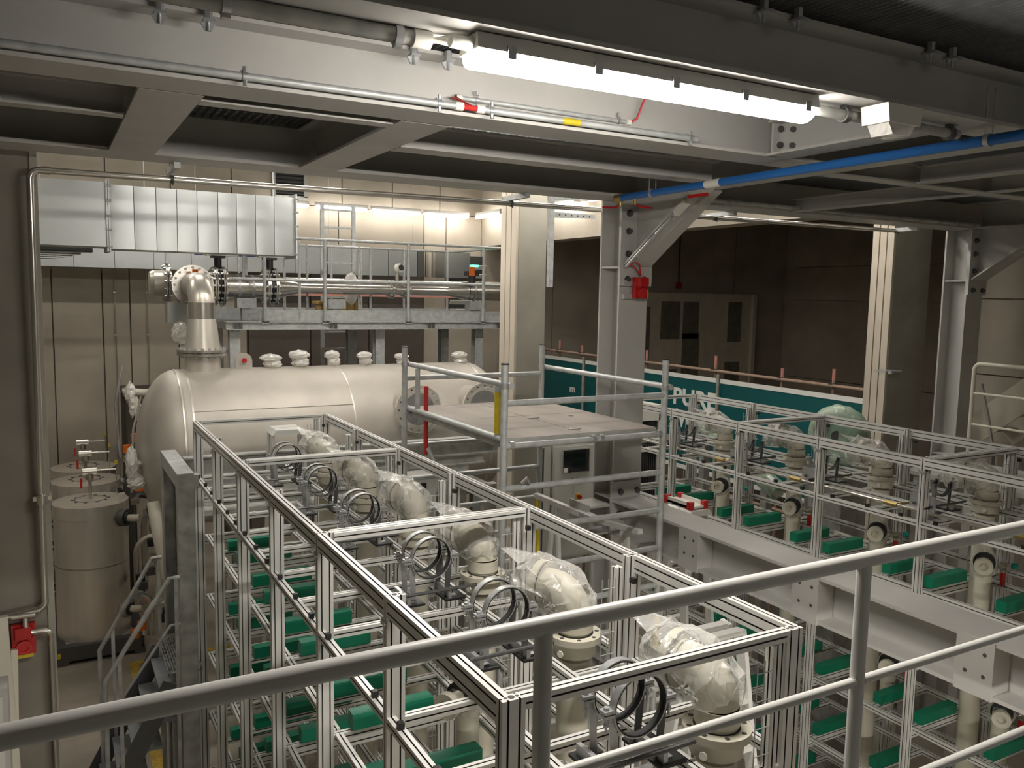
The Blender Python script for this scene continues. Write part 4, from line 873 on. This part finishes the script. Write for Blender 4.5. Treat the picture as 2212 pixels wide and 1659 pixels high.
# clamp assemblies on the slide rails
def clamp(xc, yc, lab, grp, open_top=False):
    t = thing('pipe_clamp', lab, 'clamp', (xc, yc, E-1.665), grp); zc = E-1.425; R = .112
    for dy in (-.06, .065):
        a0, a1 = (195, 348) if open_top else (0, 360)
        b = MB(); b.band((xc, yc+dy, zc), (0,-1,0), R, .032, .005, a0, a1, 40, 0, (1,0,0)); r_ = b.build('ring', 'zinc', t)
        b = MB(); b.band((xc, yc+dy, zc), (0,-1,0), R-.005, .030, .005, a0, a1, 40, 0, (1,0,0)); b.build('rubber_liner', 'rubber', r_)
        for sx in (-1, 1):
            ex = xc+sx*(R+.02); b = MB(); b.box(min(ex-sx*.022, ex+sx*.025), max(ex-sx*.022, ex+sx*.025), yc+dy-.018, yc+dy+.018, zc-.003+.004, zc+.012) if not open_top else None
            b.box(min(ex-sx*.02, ex+sx*.025), max(ex-sx*.02, ex+sx*.025), yc+dy-.018, yc+dy+.018, zc-.014, zc-.004); b.build('ear', 'zinc', r_)
            b = MB(); hexbolt(b, (ex+sx*.006, yc+dy, zc+.012), (0,0,1), .011, .010); b.cyl((ex+sx*.006, yc+dy, zc-.07), (ex+sx*.006, yc+dy, zc+.012), .005, 6); hexbolt(b, (ex+sx*.006, yc+dy, zc-.05), (0,0,1), .010, .010); b.build('bolt', 'zinc', r_)
        for sx in (-1, 1):
            b = MB(); b.bar((xc+sx*(R+.0), yc+dy, zc-.01), (xc+sx*.10, yc+dy, E-1.60), .03, .006, 0, (0,1,0)); b.bar((xc+sx*.10, yc+dy, E-1.60), (xc+sx*.10, yc+dy, E-1.655), .03, .006, 0, (0,1,0)); b.build('strut', 'zinc' if sx < 0 else 'steel_dk', t)
    for sx in (-.14, .10):
        MB().box(xc+sx-.03, xc+sx+.09, yc-.11, yc+.12, E-1.665, E-1.653).build('slide_plate', 'black', t)
        b = MB(); b.box(xc+sx, xc+sx+.05, yc-.08, yc-.05, E-1.653, E-1.646).box(xc+sx, xc+sx+.05, yc+.05, yc+.09, E-1.653, E-1.646).box(xc+sx-.01, xc+sx+.01, yc-.10, yc+.10, E-1.653, E-1.61); b.build('bracket', 'zinc', t)
        b = MB(); hexbolt(b, (xc+sx+.04, yc-.02, E-1.653), (0,0,1), .012, .02); hexbolt(b, (xc+sx+.04, yc+.03, E-1.653), (0,0,1), .012, .02); b.build('bolt', 'black', t)
    if open_top:
        b = MB(); b.box(xc-.17, xc-.155, yc-.12, yc+.10, E-1.65, E-1.52); pl = b.build('side_plate', 'zinc', t)
        b = MB(); hexbolt(b, (xc-.17, yc-.06, E-1.60), (-1,0,0), .014, .014); hexbolt(b, (xc-.17, yc+.05, E-1.60), (-1,0,0), .014, .014); b.build('bolt', 'steel_dk', pl)
    b = MB(); b.cyl((xc-.20, yc-.10, E-1.60), (xc+.26, yc-.10, E-1.60), .010, 8); b.build('push_rod', 'steel_dk', t)
    b = MB(); b.cyl((xc-.29, yc-.10, E-1.60), (xc-.22, yc-.10, E-1.60), .018, 10); b.build('rod_grip', 'black', t)
    return t
YC = [7.15, 6.13, 5.20, 4.10, 3.25, 2.28]
WH = ['furthest from the handrail','second from the far end','third from the far end','third from the handrail end','second from the handrail end','nearest the handrail']
for y, l in zip(YC, WH): clamp(1.775, y, 'closed double ring pipe clamp in the near rack, '+l, 'ring clamps of the near rack')
for y, l in zip(YC[:5], ('furthest left','second from left','third from left','fourth from left','fifth from left')): clamp(6.21, y, 'open half ring pipe clamp in the further rack, '+l, 'half ring clamps of the further rack', True)
# risers with wrapped elbows
def elbow(x, y, lab, grp, turn, sd):
    t = thing('pipe_elbow', lab, 'pipe', (x, y, .3), grp); r = .078
    b = MB(); b.cyl((x, y, .3), (x, y, E-1.70), r, 24); b.build('riser', 'pp', t)
    b = MB(); b._lathe([(r,-.10),(.10,-.10),(.105,-.035),(.128,-.03),(.128,.0),(.088,.0)], (x, y, E-1.575), (0,0,1), 36, 0); fl_ = b.build('flange', 'pp', t)
    b = MB()
    for k in range(8): a_ = .4+k*math.pi/4; b.cyl((x+.106*math.cos(a_), y+.106*math.sin(a_), E-1.5748), (x+.106*math.cos(a_), y+.106*math.sin(a_), E-1.574), .0105, 10)
    b.build('bolt_hole', 'slot', fl_)
    MB().band((x, y, E-1.575), (0,0,1), .080, .004, .008, 0, 360, 32).build('seal', 'black', fl_)
    MB().cyl((x-.115, y-.06, E-1.64), (x-.12, y-.062, E-1.64), .016, 12).build('boss', 'white', fl_)
    d = Vector((math.cos(turn), math.sin(turn), 0)); zb = E-1.50; rb = .12
    b = MB(); b.cyl((x, y, E-1.60), (x, y, zb), .080, 28); b.cyl((x, y, E-1.56), (x, y, zb), .086, 28); b.build('socket', 'pp', t)
    c = Vector((x, y, zb))+d*rb; b = MB(); b.tube(arc(c, -d, (0,0,1), rb, 0, 90, 8)+[c+Vector((0,0,rb))+d*.06], .079, 28); b.build('elbow', 'pp', t)
    e = c+Vector((0,0,rb))+d*.05; b = MB(); b._lathe([(.079,0),(.112,0),(.112,.035),(.062,.035),(.062,.01),(0,.01)], e, d, 28, 0); b.build('mouth_flange', 'pp', t)
    # crumpled bag around the elbow
    rg = random.Random(sd); path = arc(c, -d, (0,0,1), rb, 8, 90, 7)+[e+d*.03, e+d*.07, e+d*.10, e+d*.15+Vector((0,0,.02))]
    rs = [.088,.102,.118,.116,.114,.120,.122,.120,.132,.138,.136,.07]
    b = MB(); b.tube(path, rs[:len(path)], 20)
    b.v = [tuple(Vector(q)+Vector((rg.uniform(-1,1), rg.uniform(-1,1), rg.uniform(-1,1)))*.015) for q in b.v]
    tip = e+d*.10+Vector((0,0,.10)); s_ = Vector((-d.y, d.x, 0)); b.add([tip-s_*.09, tip+s_*.09, tip+d*.12+s_*.07+Vector((0,0,.05)), tip+d*.14-s_*.05+Vector((0,0,.02)), tip-s_*.06-Vector((0,0,.04)), tip+s_*.06-Vector((0,0,.04))], [(0,1,2,3),(0,4,5,1)])
    b.build('clear_bag', 'film', t, False)
    q = c+Vector((0,0,rb))+d*.035; MB().band(q, d, .114, .006, .003, 0, 360, 20).build('tie_band', 'rubber', t)
    return t
YE = [7.02, 6.0, 5.0, 4.03, 3.08, 2.12]
for i, (y, l) in enumerate(zip(YE, WH)): elbow(2.13, y+.08, 'beige pipe elbow in a clear bag in the near rack, '+l, 'bagged elbows of the near rack', R_(108+7*math.sin(i*2)), i)
for i, (y, l) in enumerate(zip(YE[:5], ('furthest left','second from left','third from left','fourth from left','fifth from left'))): elbow(6.60, y-.12, 'beige pipe elbow in a clear bag in the further rack, '+l, 'bagged elbows of the further rack', R_(112+8*math.sin(i*2+1)), 20+i)
# green blocks
SH = ['second','third','fourth','fifth','bottom']
gb0 = None
def gblock(x0, y, z, lab, grp):
    global gb0
    if gb0 is None:
        gb0 = MB().box(-.225, .225, -.04, .04, 0, .085); ob = gb0.build('green_block', 'green'); gb0 = ob
    else: ob = gb0.copy(); C.objects.link(ob)
    ob.location = (x0, y, z); return tag(ob, lab, 'block', grp)
for rk, xr, nm in (('near', XA0, 'near rack'), ('far', 5.89, 'further rack')):
    for li, z in enumerate(LV[1:]):
        n_ = 0
        for bi, a_ in enumerate(YP[1:]):
            for f in (.40, -.03 if bi < 5 else .80):
                n_ += 1; y = a_+f+(.0 if f > 0 else .05)
                gblock(xr+.40, y, E+z+.001, 'green block on %s shelf of the %s, %s from its far end' % (SH[li]+' highest' if li < 4 else 'lowest', nm, ORD[n_-1]), 'green blocks of the '+nm)
# small wrapped nozzles with sampling valves in the further rack
def nozzle(x, y, z, lab, grp, sd):
    t = thing('wrapped_nozzle', lab, 'nozzle', (x, y, z), grp)
    b = MB(); b._lathe([(.035,0),(.035,.16),(.066,.16),(.066,.20),(.032,.20),(.032,.17),(0,.17)], (x, y, z), (-.85,-.5,0), 22, 0); b.build('white_nozzle', 'pp', t)
    b = MB(); b.cyl((x-.03, y-.02, z), (x-.065, y-.04, z), .078, 22); b.build('black_disc', 'rubber', t)
    b = MB(); b.cyl((x, y, z), (x, y, z-.42), .062, 18); b.build('stub_pipe', 'pp', t)
    b = MB(); b.blob((x, y, z-.03), .10, .09, .12, .15, 14, 8, 0, sd); b.build('film_wrap', 'film', t, False)
    b = MB(); b.cyl((x+.08, y-.05, z-.06), (x+.24, y-.06, z-.06), .012, 8).box(x+.16, x+.20, y-.09, y-.03, z-.09, z-.03).cyl((x+.18, y-.06, z-.2), (x+.18, y-.06, z-.06), .01, 8); b.build('sample_tube', 'steel', t)
    b = MB(); b.cyl((x+.25, y-.08, z-.06), (x+.28, y-.10, z-.06), .024, 12); b.build('teal_knob', 'teal', t)
    b = MB(); b.box(x+.15, x+.19, y-.07, y-.05, z-.22, z-.11); b.build('red_lever', 'red', t)
for i, y in enumerate((6.72, 5.72, 4.75, 3.78)): nozzle(6.42, y, E-2.02, 'beige nozzle with black disc and sampling valve in the further rack, %s from left' % ORD[i], 'wrapped nozzles of the further rack', 40+i)
for i, y in enumerate((4.55, 3.55, 2.6)): nozzle(6.42, y, E-3.15, 'lower beige nozzle under the I beam in the further rack, %s from left' % ORD[i], 'lower wrapped nozzles of the further rack', 50+i)
for i, (y, z) in enumerate(((2.72, -2.0), (3.62, -2.0), (2.6, -3.1))): nozzle(1.80, y, E+z, 'bagged beige nozzle low inside the near rack, %s one seen through its near end' % ORD[i], 'wrapped nozzles of the near rack', 70+i)
# bright actuating rods along the further rack
t = thing('push_rod_line', 'long bright rod with brass couplings along the upper shelf of the further rack', 'rod', (6.02, 5, E-1.64))
MB().cyl((6.02, 2.1, E-1.65), (6.02, 7.9, E-1.65), .013, 10).build('rod', 'steel', t)
for y in (6.35, 5.35, 4.35, 3.3):
    b = MB(); b.tube([(6.02, y+.06, E-1.65), (6.02, y-.06, E-1.65)], .022, 6).cyl((6.02, y-.05, E-1.65), (6.20, y-.08, E-1.64), .011, 8); b.build('coupling', 'brass', t)
# ------------------------------------------------------------------ scaffold tower
SX0, SX1, SY0, SY1 = 2.71, 4.10, 4.95, 6.76
t = thing('scaffold_tower', 'aluminium scaffold tower with brown deck between the racks', 'scaffold', (3.4, 5.85, 0))
for x, y in ((SX0,SY0),(SX1,SY0),(SX0,SY1),(SX1,SY1)):
    p = MB().cyl((x, y, .12), (x, y, E-.475), .0255, 16).build('standard', 'galv', t)
    MB().cyl((x, y, E-.475), (x, y, E-.465), .027, 14).build('top_cap', 'black', p)
    b = MB(); b.cyl((x-.012, y, .06), (x+.012, y, .06), .06, 18); b.build('castor', 'rubber', p)
for y in (SY0, SY1):
    for k in range(14):
        z = E-.74-.298*k
        if z < .3: break
        b = MB(); b.cyl((SX0, y, z), (SX1, y, z), .0225, 14); b.build('rung', 'galv', t)
def tube_r(p, q, r=.0225, m='galv', name='guard_rail'): return MB().cyl(p, q, r, 14).build(name, m, t)
def hook(p, ax):
    b = MB(); b.band(p, ax, .0235, .035, .007, 0, 300, 14); b.build('hook_clamp', 'zinc', t)
for x, z in ((SX0+.0, -.62), (SX1, -.68)):
    tube_r((x+.045, SY0-.02, E+z), (x+.045, SY1+.02, E+z)); hook((x+.0, SY0+.0, E+z), (0,0,1)); hook((x+.0, SY1, E+z), (0,0,1))
tube_r((SX0+.03, SY0, E-1.0), (SX0+.03, SY1, E-1.0)); tube_r((SX1-.03, SY0, E-1.04), (SX1-.03, SY1, E-1.04), .02)
for y in (SY0+.15, SY1-.22): tube_r((SX0+.03, y, E-1.0), (SX0+.03, y, E-.64), .021, 'galv', 'stub_post')
MB().cyl((SX0+.03, SY0+.15, E-.97), (SX0+.03, SY0+.15, E-.68), .0232, 14).build('yellow_sleeve', 'yellow', t)
MB().cyl((SX1, SY0, E-2.73), (SX1, SY0, E-2.48), .027, 14).build('yellow_sleeve', 'yellow', t)
MB().cyl((2.78, 6.45, E-1.36), (2.78, 6.45, E-.78), .020, 12).build('red_pole', 'redp', t)
MB().tube([(2.78, 6.40, E-1.30), (3.05, 6.2, E-2.0), (3.2, 6.0, E-2.6)], .021, 12).build('diagonal_brace', 'galv', t)
b = MB(); b.box(SX0+.05, SX1-.04, SY0+.04, SY1-.0, E-1.005, E-.992); d_ = b.build('deck_board', 'ply', t)
b = MB(); b.box(SX0+.05, SX1-.04, SY0+.035, SY0+.06, E-1.05, E-.995).box(SX0+.05, SX0+.07, SY0+.04, SY1, E-1.07, E-.995).box(SX1-.06, SX1-.04, SY0+.04, SY1, E-1.07, E-.995); b.build('deck_edge', 'galvd', t)
b = MB(); b.box(3.40, 3.405, SY0+.04, SY1, E-.9915, E-.991); b.box(SX0+.3, SX1-.05, 5.9, 5.904, E-.9915, E-.991); b.build('trapdoor_joint', 'slot', d_)
b = MB()
for x, y in ((3.42,5.15),(3.42,5.75)): b.box(x-.05, x+.05, y-.012, y+.012, E-.992, E-.985)
b.build('hinge', 'zinc', d_)
MB().cyl((3.78, 5.75, E-.992), (3.78, 5.75, E-.9905), .022, 16).build('finger_hole', 'slot', d_)
for x in (SX0+.06, 3.45, 3.52, SX1-.05):
    b = MB(); b.band((x, SY0, E-1.036), (1,0,0), .0235, .03, .009, -30, 200, 14, 0, (0,1,0)); b.build('deck_hook', 'zinc', t)
MB().box(2.83, 2.835, 5.6, 5.95, E-1.055, E-1.015).build('maker_label', 'white', t)
b = MB(); b.tube([(2.85, SY0-.02, E-1.30), (2.87, SY0-.05, E-1.26), (2.90, SY0-.03, E-1.3)], .012, 8); b.build('spring_clip', 'zinc', t)

# ------------------------------------------------------------------ trestle, ladders, step stool
t = thing('work_trestle', 'folding aluminium trestle with long top beam inside the scaffold tower', 'trestle', (4.0, 5.9, E-2.9))
b = MB(); b.bar((4.03, 6.70, E-1.90), (4.0, 5.75, E-1.88), .05, .045).bar((4.0, 5.74, E-1.885), (3.97, 5.02, E-1.81), .042, .038); b.build('top_beam', 'alu', t)
b = MB(); b.box(3.96, 4.04, 5.62, 5.86, E-1.92, E-1.85); b.build('joint_bracket', 'zinc', t)
for p, q in (((4.02,6.35,-1.9),(4.0,6.75,-2.9)),((4.02,6.3,-1.9),(3.98,5.95,-2.9)),((3.98,5.25,-1.83),(3.88,5.55,-2.9)),((3.98,5.2,-1.83),(3.94,5.04,-2.9))):
    MB().bar((p[0],p[1],E+p[2]), (q[0],q[1],.0), .04, .03, 0, (1,0,0)).build('leg', 'alu', t)
MB().bar((4.03, 6.66, E-1.92), (3.95, 6.52, E-2.5), .04, .02, 0, (1,0,0)).build('yellow_leg', 'yellow', t)
def aladder(x, y, zt, spread, w_, lab, m='alu', capm='alu', rung_z=.28, cap=True):
    t = thing('step_ladder', lab, 'ladder', (x, y, 0))
    for sy in (-1, 1):
        for sx in (-1, 1):
            MB().bar((x+sx*w_*.5, y+sy*.06, zt), (x+sx*(w_*.5+.09), y+sy*spread, 0.0), .075, .03, 0, (1,0,0)).build('stile', m, t)
        k = 1
        while rung_z*k < zt-.2:
            f = (zt-rung_z*k)/zt; yy = y+sy*(.06+(spread-.06)*f); h = w_*.5+.09*f
            MB().box(x-h, x+h, yy-.03, yy+.03, rung_z*k-.012, rung_z*k+.012).build('tread', m, t); k += 1
        b = MB()
        if not cap: b.box(x-w_*.5, x+w_*.5, y+sy*.06-.03, y+sy*.06+.03, zt-.03, zt); b.build('top_bar', capm, t); continue
        b.prism([(-w_*.5-.02,0),(w_*.5+.02,0),(w_*.5-.02,.05),(-w_*.5+.02,.05)], (x, y+(.005 if sy > 0 else -.16), zt-.01), (1,0,0), (0,0,1), (0,.155,0)); b.build('top_cap', capm, t)
    return t
aladder(2.06, 8.28, E-1.40, .27, .30, 'aluminium folding ladder standing behind the far end of the near rack')
aladder(3.45, 3.62, E-1.98, .55, .30, 'aluminium folding ladder standing between the near rack and the I beam', cap=False)
t = aladder(4.98, 5.62, E-1.90, .45, .24, 'aluminium step ladder with red topped tray beside the I beam')
b = MB(); b.box(4.90, 5.08, 5.50, 5.86, E-1.85, E-1.83).box(4.90, 4.92, 5.5, 5.86, E-1.85, E-1.80).box(5.06, 5.08, 5.5, 5.86, E-1.85, E-1.80); b.build('tray', 'white', t)
b = MB()
for x, y in ((4.91,5.52),(4.91,5.84),(5.07,5.52),(5.07,5.84)): b.box(x-.025, x+.025, y-.022, y+.022, E-1.86, E-1.79)
b.build('red_corner', 'redp', t)
t = thing('safety_barrier', 'red and white slatted safety barrier beyond the scaffold tower', 'barrier', (3.75, 8.0, 0))
b = MB(); b.bar((3.66, 7.95, E-2.42), (4.30, 7.95, E-2.42), .03, .03).bar((3.66, 7.95, E-2.72), (4.30, 7.95, E-2.72), .03, .03).box(3.66, 3.69, 7.935, 7.965, 0, E-2.4).box(4.27, 4.30, 7.935, 7.965, 0, E-2.4); b.build('white_frame', 'white', t)
for k in range(6): MB().box(3.72+.095*k, 3.76+.095*k, 7.945, 7.955, E-2.71, E-2.43).build('red_slat' if k % 2 == 0 else 'white_slat', 'redp' if k % 2 == 0 else 'white', t)
# ------------------------------------------------------------------ control cabinet with touch screen, cooler, coil
t = thing('control_cabinet', 'pale grey control cabinet with black touch screen behind the scaffold tower', 'cabinet', (5.45, 8.5, E-3.2))
MB().box(5.22, 5.84, 8.30, 8.75, E-3.18, E-1.78).build('body', 'cab', t)
MB().box(5.01, 5.20, 8.32, 8.75, E-3.18, E-1.76).build('side_section', 'cab', t); MB().box(5.07, 5.10, 8.31, 8.32, E-3.18, E-1.8).build('side_gap', 'steel_dk', t)
MB().box(5.235, 5.825, 8.285, 8.30, E-3.15, E-1.80).build('door', 'cab', t)
s_ = MB().box(5.33, 5.73, 8.27, 8.285, E-2.13, E-1.83).build('screen_frame', 'galvd', t); MB().box(5.345, 5.715, 8.266, 8.27, E-2.115, E-1.845).build('screen', 'screen', s_)
MB().box(5.35, 5.41, 8.262, 8.266, E-2.11, E-2.055).build('screen_label', 'letter', s_)
for x in (5.49, 5.58): MB().cyl((x, 8.285, E-2.21), (x, 8.24, E-2.21), .02, 12).build('selector_knob', 'black', t)
b = MB(); b.box(5.54, 5.60, 8.26, 8.285, E-2.45, E-2.39); e_ = b.build('stop_base', 'yellow', t); MB().cyl((5.57, 8.26, E-2.42), (5.57, 8.22, E-2.42), .026, 16).build('stop_button', 'red', e_)
MB().box(5.80, 5.82, 8.27, 8.285, E-3.0, E-2.9).build('door_lock', 'black', t)
b = MB()
for x, y in ((5.1,8.4),(5.8,8.4),(5.1,8.7),(5.8,8.7)): b.box(x-.03, x+.03, y-.03, y+.03, 0, E-3.18)
b.build('stand', 'galvd', t)
t = thing('mesh_walkway', 'galvanised mesh walkway piece on the ground below the control cabinet', 'walkway', (4.8, 7.3, E-3.45))
b = MB()
for k in range(26): b.box(4.2+.04*k, 4.203+.04*k, 6.95, 8.2, E-3.47, E-3.445)
for k in range(20): b.box(4.2, 5.2, 6.95+.065*k, 6.953+.065*k, E-3.46, E-3.445)
b.build('mesh', 'galv', t, False, True)
b = MB(); b.box(4.18, 5.22, 6.93, 6.95, E-3.49, E-3.44).box(4.18, 5.22, 8.2, 8.22, E-3.49, E-3.44).box(4.18, 4.2, 6.95, 8.2, E-3.49, E-3.44).box(5.2, 5.22, 6.95, 8.2, E-3.49, E-3.44); b.build('edge_frame', 'galvd', t)
for x in (4.22, 5.18):
    for y in (6.97, 8.18): MB().box(x-.02, x+.02, y-.02, y+.02, 0, E-3.49).build('leg', 'galvd', t)
t = thing('dry_cooler', 'white framed cooler with black fins right of the steel column', 'cooler', (6.65, 8.6, E-2.7))
MB().box(6.34, 6.90, 8.45, 8.9, E-2.65, E-1.42).build('core', 'black', t)
for k in range(16): MB().box(6.38+.032*k, 6.39+.032*k, 8.42, 8.45, E-2.62, E-1.60).build('fin', 'steel_dk', t)
b = MB(); b.box(6.30, 6.35, 8.40, 8.9, E-2.7, E-1.40).box(6.88, 6.93, 8.40, 8.9, E-2.7, E-1.40).box(6.30, 6.93, 8.40, 8.45, E-1.58, E-1.40).box(6.30, 6.93, 8.40, 8.45, E-1.98, E-1.92).box(6.30, 6.93, 8.40, 8.9, E-1.42, E-1.38); b.build('white_frame', 'white', t)
MB().box(6.52, 6.58, 8.395, 8.40, E-1.51, E-1.48).build('slot_window', 'black', t)
for x in (6.34, 6.89): MB().box(x-.04, x+.04, 8.42, 8.5, 0, E-2.7).build('leg', 'white', t)
t = thing('wrapped_coil', 'large round coil wrapped in pale green film behind the further rack', 'coil', (7.55, 6.1, E-2.0))
cx, cy, cz = 7.55, 6.15, E-1.47
b = MB(); dirn = Vector((.92, .38, 0)); u_ = Vector((-.38, .92, 0)); ring_ = [Vector((cx,cy,cz))+u_*.24*math.cos(2*math.pi*k/40)+Vector((0,0,.24*math.sin(2*math.pi*k/40))) for k in range(40)]
rg = random.Random(3); b.tube(ring_, .095, 12, 0, False, True); b.v = [tuple(Vector(q)+Vector((rg.uniform(-1,1),)*3)*.012) for q in b.v]; b.build('film_ring', 'filmg', t)
b = MB(); b.tube(ring_, .075, 10, 0, False, True); b.build('hose_ring', 'white', t)
b = MB(); b.blob((cx, cy, cz), .07, .30, .30, .05, 18, 9, 0, 5); b.build('film_sheet', 'filmg', t)
b = MB(); b.cyl((cx-.08*.92, cy-.08*.38, cz), (cx+.08*.92, cy+.08*.38, cz), .06, 14); b.build('hub', 'steel_dk', t)
b = MB(); b.bar((cx, cy, 0), (cx, cy, cz-.33), .5, .4); b.build('pallet_stand', 'galvd', t)
t = thing('pipe_bundle', 'sloping green wrapped pipe bundle behind the further rack, left of the coil', 'bundle', (7.6, 7.6, E-2))
b = MB(); b.tube([(7.5, 8.3, E-1.62), (7.5, 7.4, E-2.05), (7.5, 6.9, E-2.25)], .12, 12); b.v = [tuple(Vector(q)+Vector((rg.uniform(-1,1), rg.uniform(-1,1), rg.uniform(-1,1)))*.012) for q in b.v]; b.build('film_wrap', 'filmg', t, False)
b = MB(); b.tube([(7.5, 8.3, E-1.62), (7.5, 7.4, E-2.05), (7.5, 6.9, E-2.25)], .09, 10); b.build('pipes', 'pp', t)
b = MB(); b.box(7.45, 7.55, 7.05, 7.15, 0, E-2.25).box(7.45, 7.55, 8.15, 8.25, 0, E-1.80); b.build('prop', 'galvd', t)

# ------------------------------------------------------------------ banner on a scaffold tube fence
BX = 9.32
t = thing('teal_banner', 'teal banner with white lettering on the tube fence behind the further rack', 'banner', (BX, 11, E-3.0))
cuts = [17.3, 14.2, 9.92, 9.88, 5.9]
for (y1, y0) in ((17.3, 13.75), (13.7, 9.95), (9.90, 7.02)):
    MB().box(BX, BX+.012, y0, y1, E-2.84, E-1.29).build('sheet', 'banner', t)
    b = MB(); b.box(BX-.008, BX, y0, y1, E-1.34, E-1.27).box(BX-.008, BX, y0, y1, E-2.87, E-2.80); b.build('hem', 'letter', t)
def text(s_, size, y, z, par, width):
    cu = bpy.data.curves.new('lettering', 'FONT'); cu.body = s_; cu.size = size; cu.extrude = .002; cu.offset = size*.03; cu.space_character = 1.05
    ob = bpy.data.objects.new('tmp', cu); C.objects.link(ob); dg = bpy.context.evaluated_depsgraph_get()
    me = bpy.data.meshes.new_from_object(ob.evaluated_get(dg)); bpy.data.objects.remove(ob)
    wd = max(v.co.x for v in me.vertices)
    for v in me.vertices:
        x, y_, z_ = v.co; v.co = Vector((BX-.004-z_, y-x*width/wd, z+y_))-par.location
    me.materials.append(M['letter']); o = bpy.data.objects.new('lettering', me); C.objects.link(o); o.parent = par; return wd
text('PURE', .385, 11.03, E-1.79, t, 1.06)
text('WORK', .385, 11.03, E-2.16, t, 1.08)
text('m', .2, 14.25, E-1.95, t, .2)
t = thing('tube_fence', 'rusty scaffold tube fence carrying the teal banner', 'fence', (BX+.06, 11, 0))
MB().cyl((BX+.05, 7.08, E-1.16), (BX+.05, 17.4, E-1.16), .024, 10).build('top_tube', 'rust', t); MB().cyl((BX+.05, 7.08, E-3.1), (BX+.05, 17.4, E-3.1), .024, 10).build('bottom_tube', 'rust', t)
for y, z in ((14.82,-.94),(13.98,-1.0),(11.9,-.95),(10.13,-.92),(8.73,-1.0),(7.81,-.93),(16.4,-1.0)):
    p = MB().cyl((BX+.10, y, 0), (BX+.10, y, E+z), .024, 10).build('upright_tube', 'rust', t)
    MB().cyl((BX+.10, y, E+z-.16), (BX+.10, y, E+z), .0248, 10).build('painted_end', 'pink', p)
    b = MB(); b.box(BX+.03, BX+.12, y-.035, y+.035, E-1.19, E-1.13); b.build('coupler', 'steel_dk', p)
for y, z0 in ((9.92, -3.2), (13.72, -3.2)): MB().cyl((BX-.04, y, 0), (BX-.04, y, E-1.20), .024, 10).build('front_tube', 'galvd', t)

# ------------------------------------------------------------------ right-hand railing and stair
t = thing('cream_railing', 'cream tube railing with rounded corner at the right edge, beyond the further rack', 'railing', (8.5, 4, E-1.76))
b = MB(); b.tube([(8.5, 5.27, E-1.76), (8.5, 5.27, E-.70)]+arc((8.5, 5.20, E-.70), (0,1,0), (0,0,1), .07, 0, 90, 5)+[(8.5, 2.4, E-.63)], .021, 12); b.build('top_rail', 'cream', t)
for z in (-.94, -1.27): MB().cyl((8.5, 5.27, E+z), (8.5, 2.4, E+z), .013, 10).build('mid_rail', 'cream', t)
MB().cyl((8.5, 2.4, E-1.76), (8.5, 2.4, E-.63), .021, 12).build('rail_post', 'cream', t)
MB().box(7.9, 9.0, 2.2, 5.6, E-1.80, E-1.76).build('walkway_edge', 'paint', t)
for x, y in ((8.0,2.4),(8.9,2.4),(8.0,5.45),(8.9,5.45)): MB().box(x-.05, x+.05, y-.05, y+.05, 0, E-1.8).build('leg', 'paint', t)
t = thing('steel_stair', 'grey steel stair flight climbing behind the cream railing at right', 'stair', (10.4, 5, E-1.9))
for x in (10.2, 11.2): MB().bar((x, 6.45, E-1.75), (x, 3.2, E+1.05), .34, .02, 0, (1,0,0)).build('stringer', 'cream', t)
for k in range(12): MB().box(10.21, 11.19, 6.3-.265*k, 6.54-.265*k, E-1.66+.228*k, E-1.63+.228*k).build('tread', 'paint', t)
MB().bar((10.17, 6.2, E-1.0), (10.17, 6.0, E-1.75), .03, .03, 0, (1,0,0)).build('strut', 'paint', t)
b = MB(); b.box(10.1, 11.3, 6.2, 6.7, E-1.95, E-1.90)
for x, y in ((10.15,6.25),(11.25,6.25),(10.15,6.65),(11.25,6.65)): b.box(x-.04, x+.04, y-.04, y+.04, 0, E-1.95)
b.box(10.15, 10.25, 3.2, 3.3, 0, E+1.0).box(11.15, 11.25, 3.2, 3.3, 0, E+1.0); b.build('landing', 'paint', t)

# ------------------------------------------------------------------ near handrail and walkway edge
t = thing('handrail', 'pale painted tube handrail running across the foreground', 'handrail', (1.4, 1.5, E-1.8))
HY = 1.5
MB().cyl((-1.6, HY, E-.72), (5.0, HY, E-.72), .0215, 32).build('top_rail', 'rail', t)
for z in (-1.075, -1.44): MB().cyl((-1.6, HY, E+z), (5.0, HY, E+z), .0135, 24).build('mid_rail', 'rail', t)
for x in (-1.17, -.12, .93, 1.98, 3.03, 4.08):
    p = MB().cyl((x, HY, E-1.8), (x, HY, E-.73), .0205, 28).build('post', 'rail', t)
    b = MB()
    for z in (-1.075, -1.44): b.band((x-.020, HY, E+z), (1,0,0), .0135, .004, .0025, 0, 360, 18).band((x+.020, HY, E+z), (1,0,0), .0135, .004, .0025, 0, 360, 18)
    b.build('weld_bead', 'rail', p)
t = thing('walkway', 'steel walkway plate under the handrail posts below the picture', 'walkway', (1.4, 0, E-1.85))
MB().box(-2.9, 5.2, -2.9, 1.54, E-1.82, E-1.80).build('plate', 'grate', t)
MB().box(-2.9, 5.2, 1.46, 1.54, E-2.0, E-1.82).build('edge_beam', 'paint', t)
for x in (-2.5, 1.4, 5.0): MB().box(x-.08, x+.08, 1.2, 1.36, 0, E-1.82).build('leg', 'paint', t)
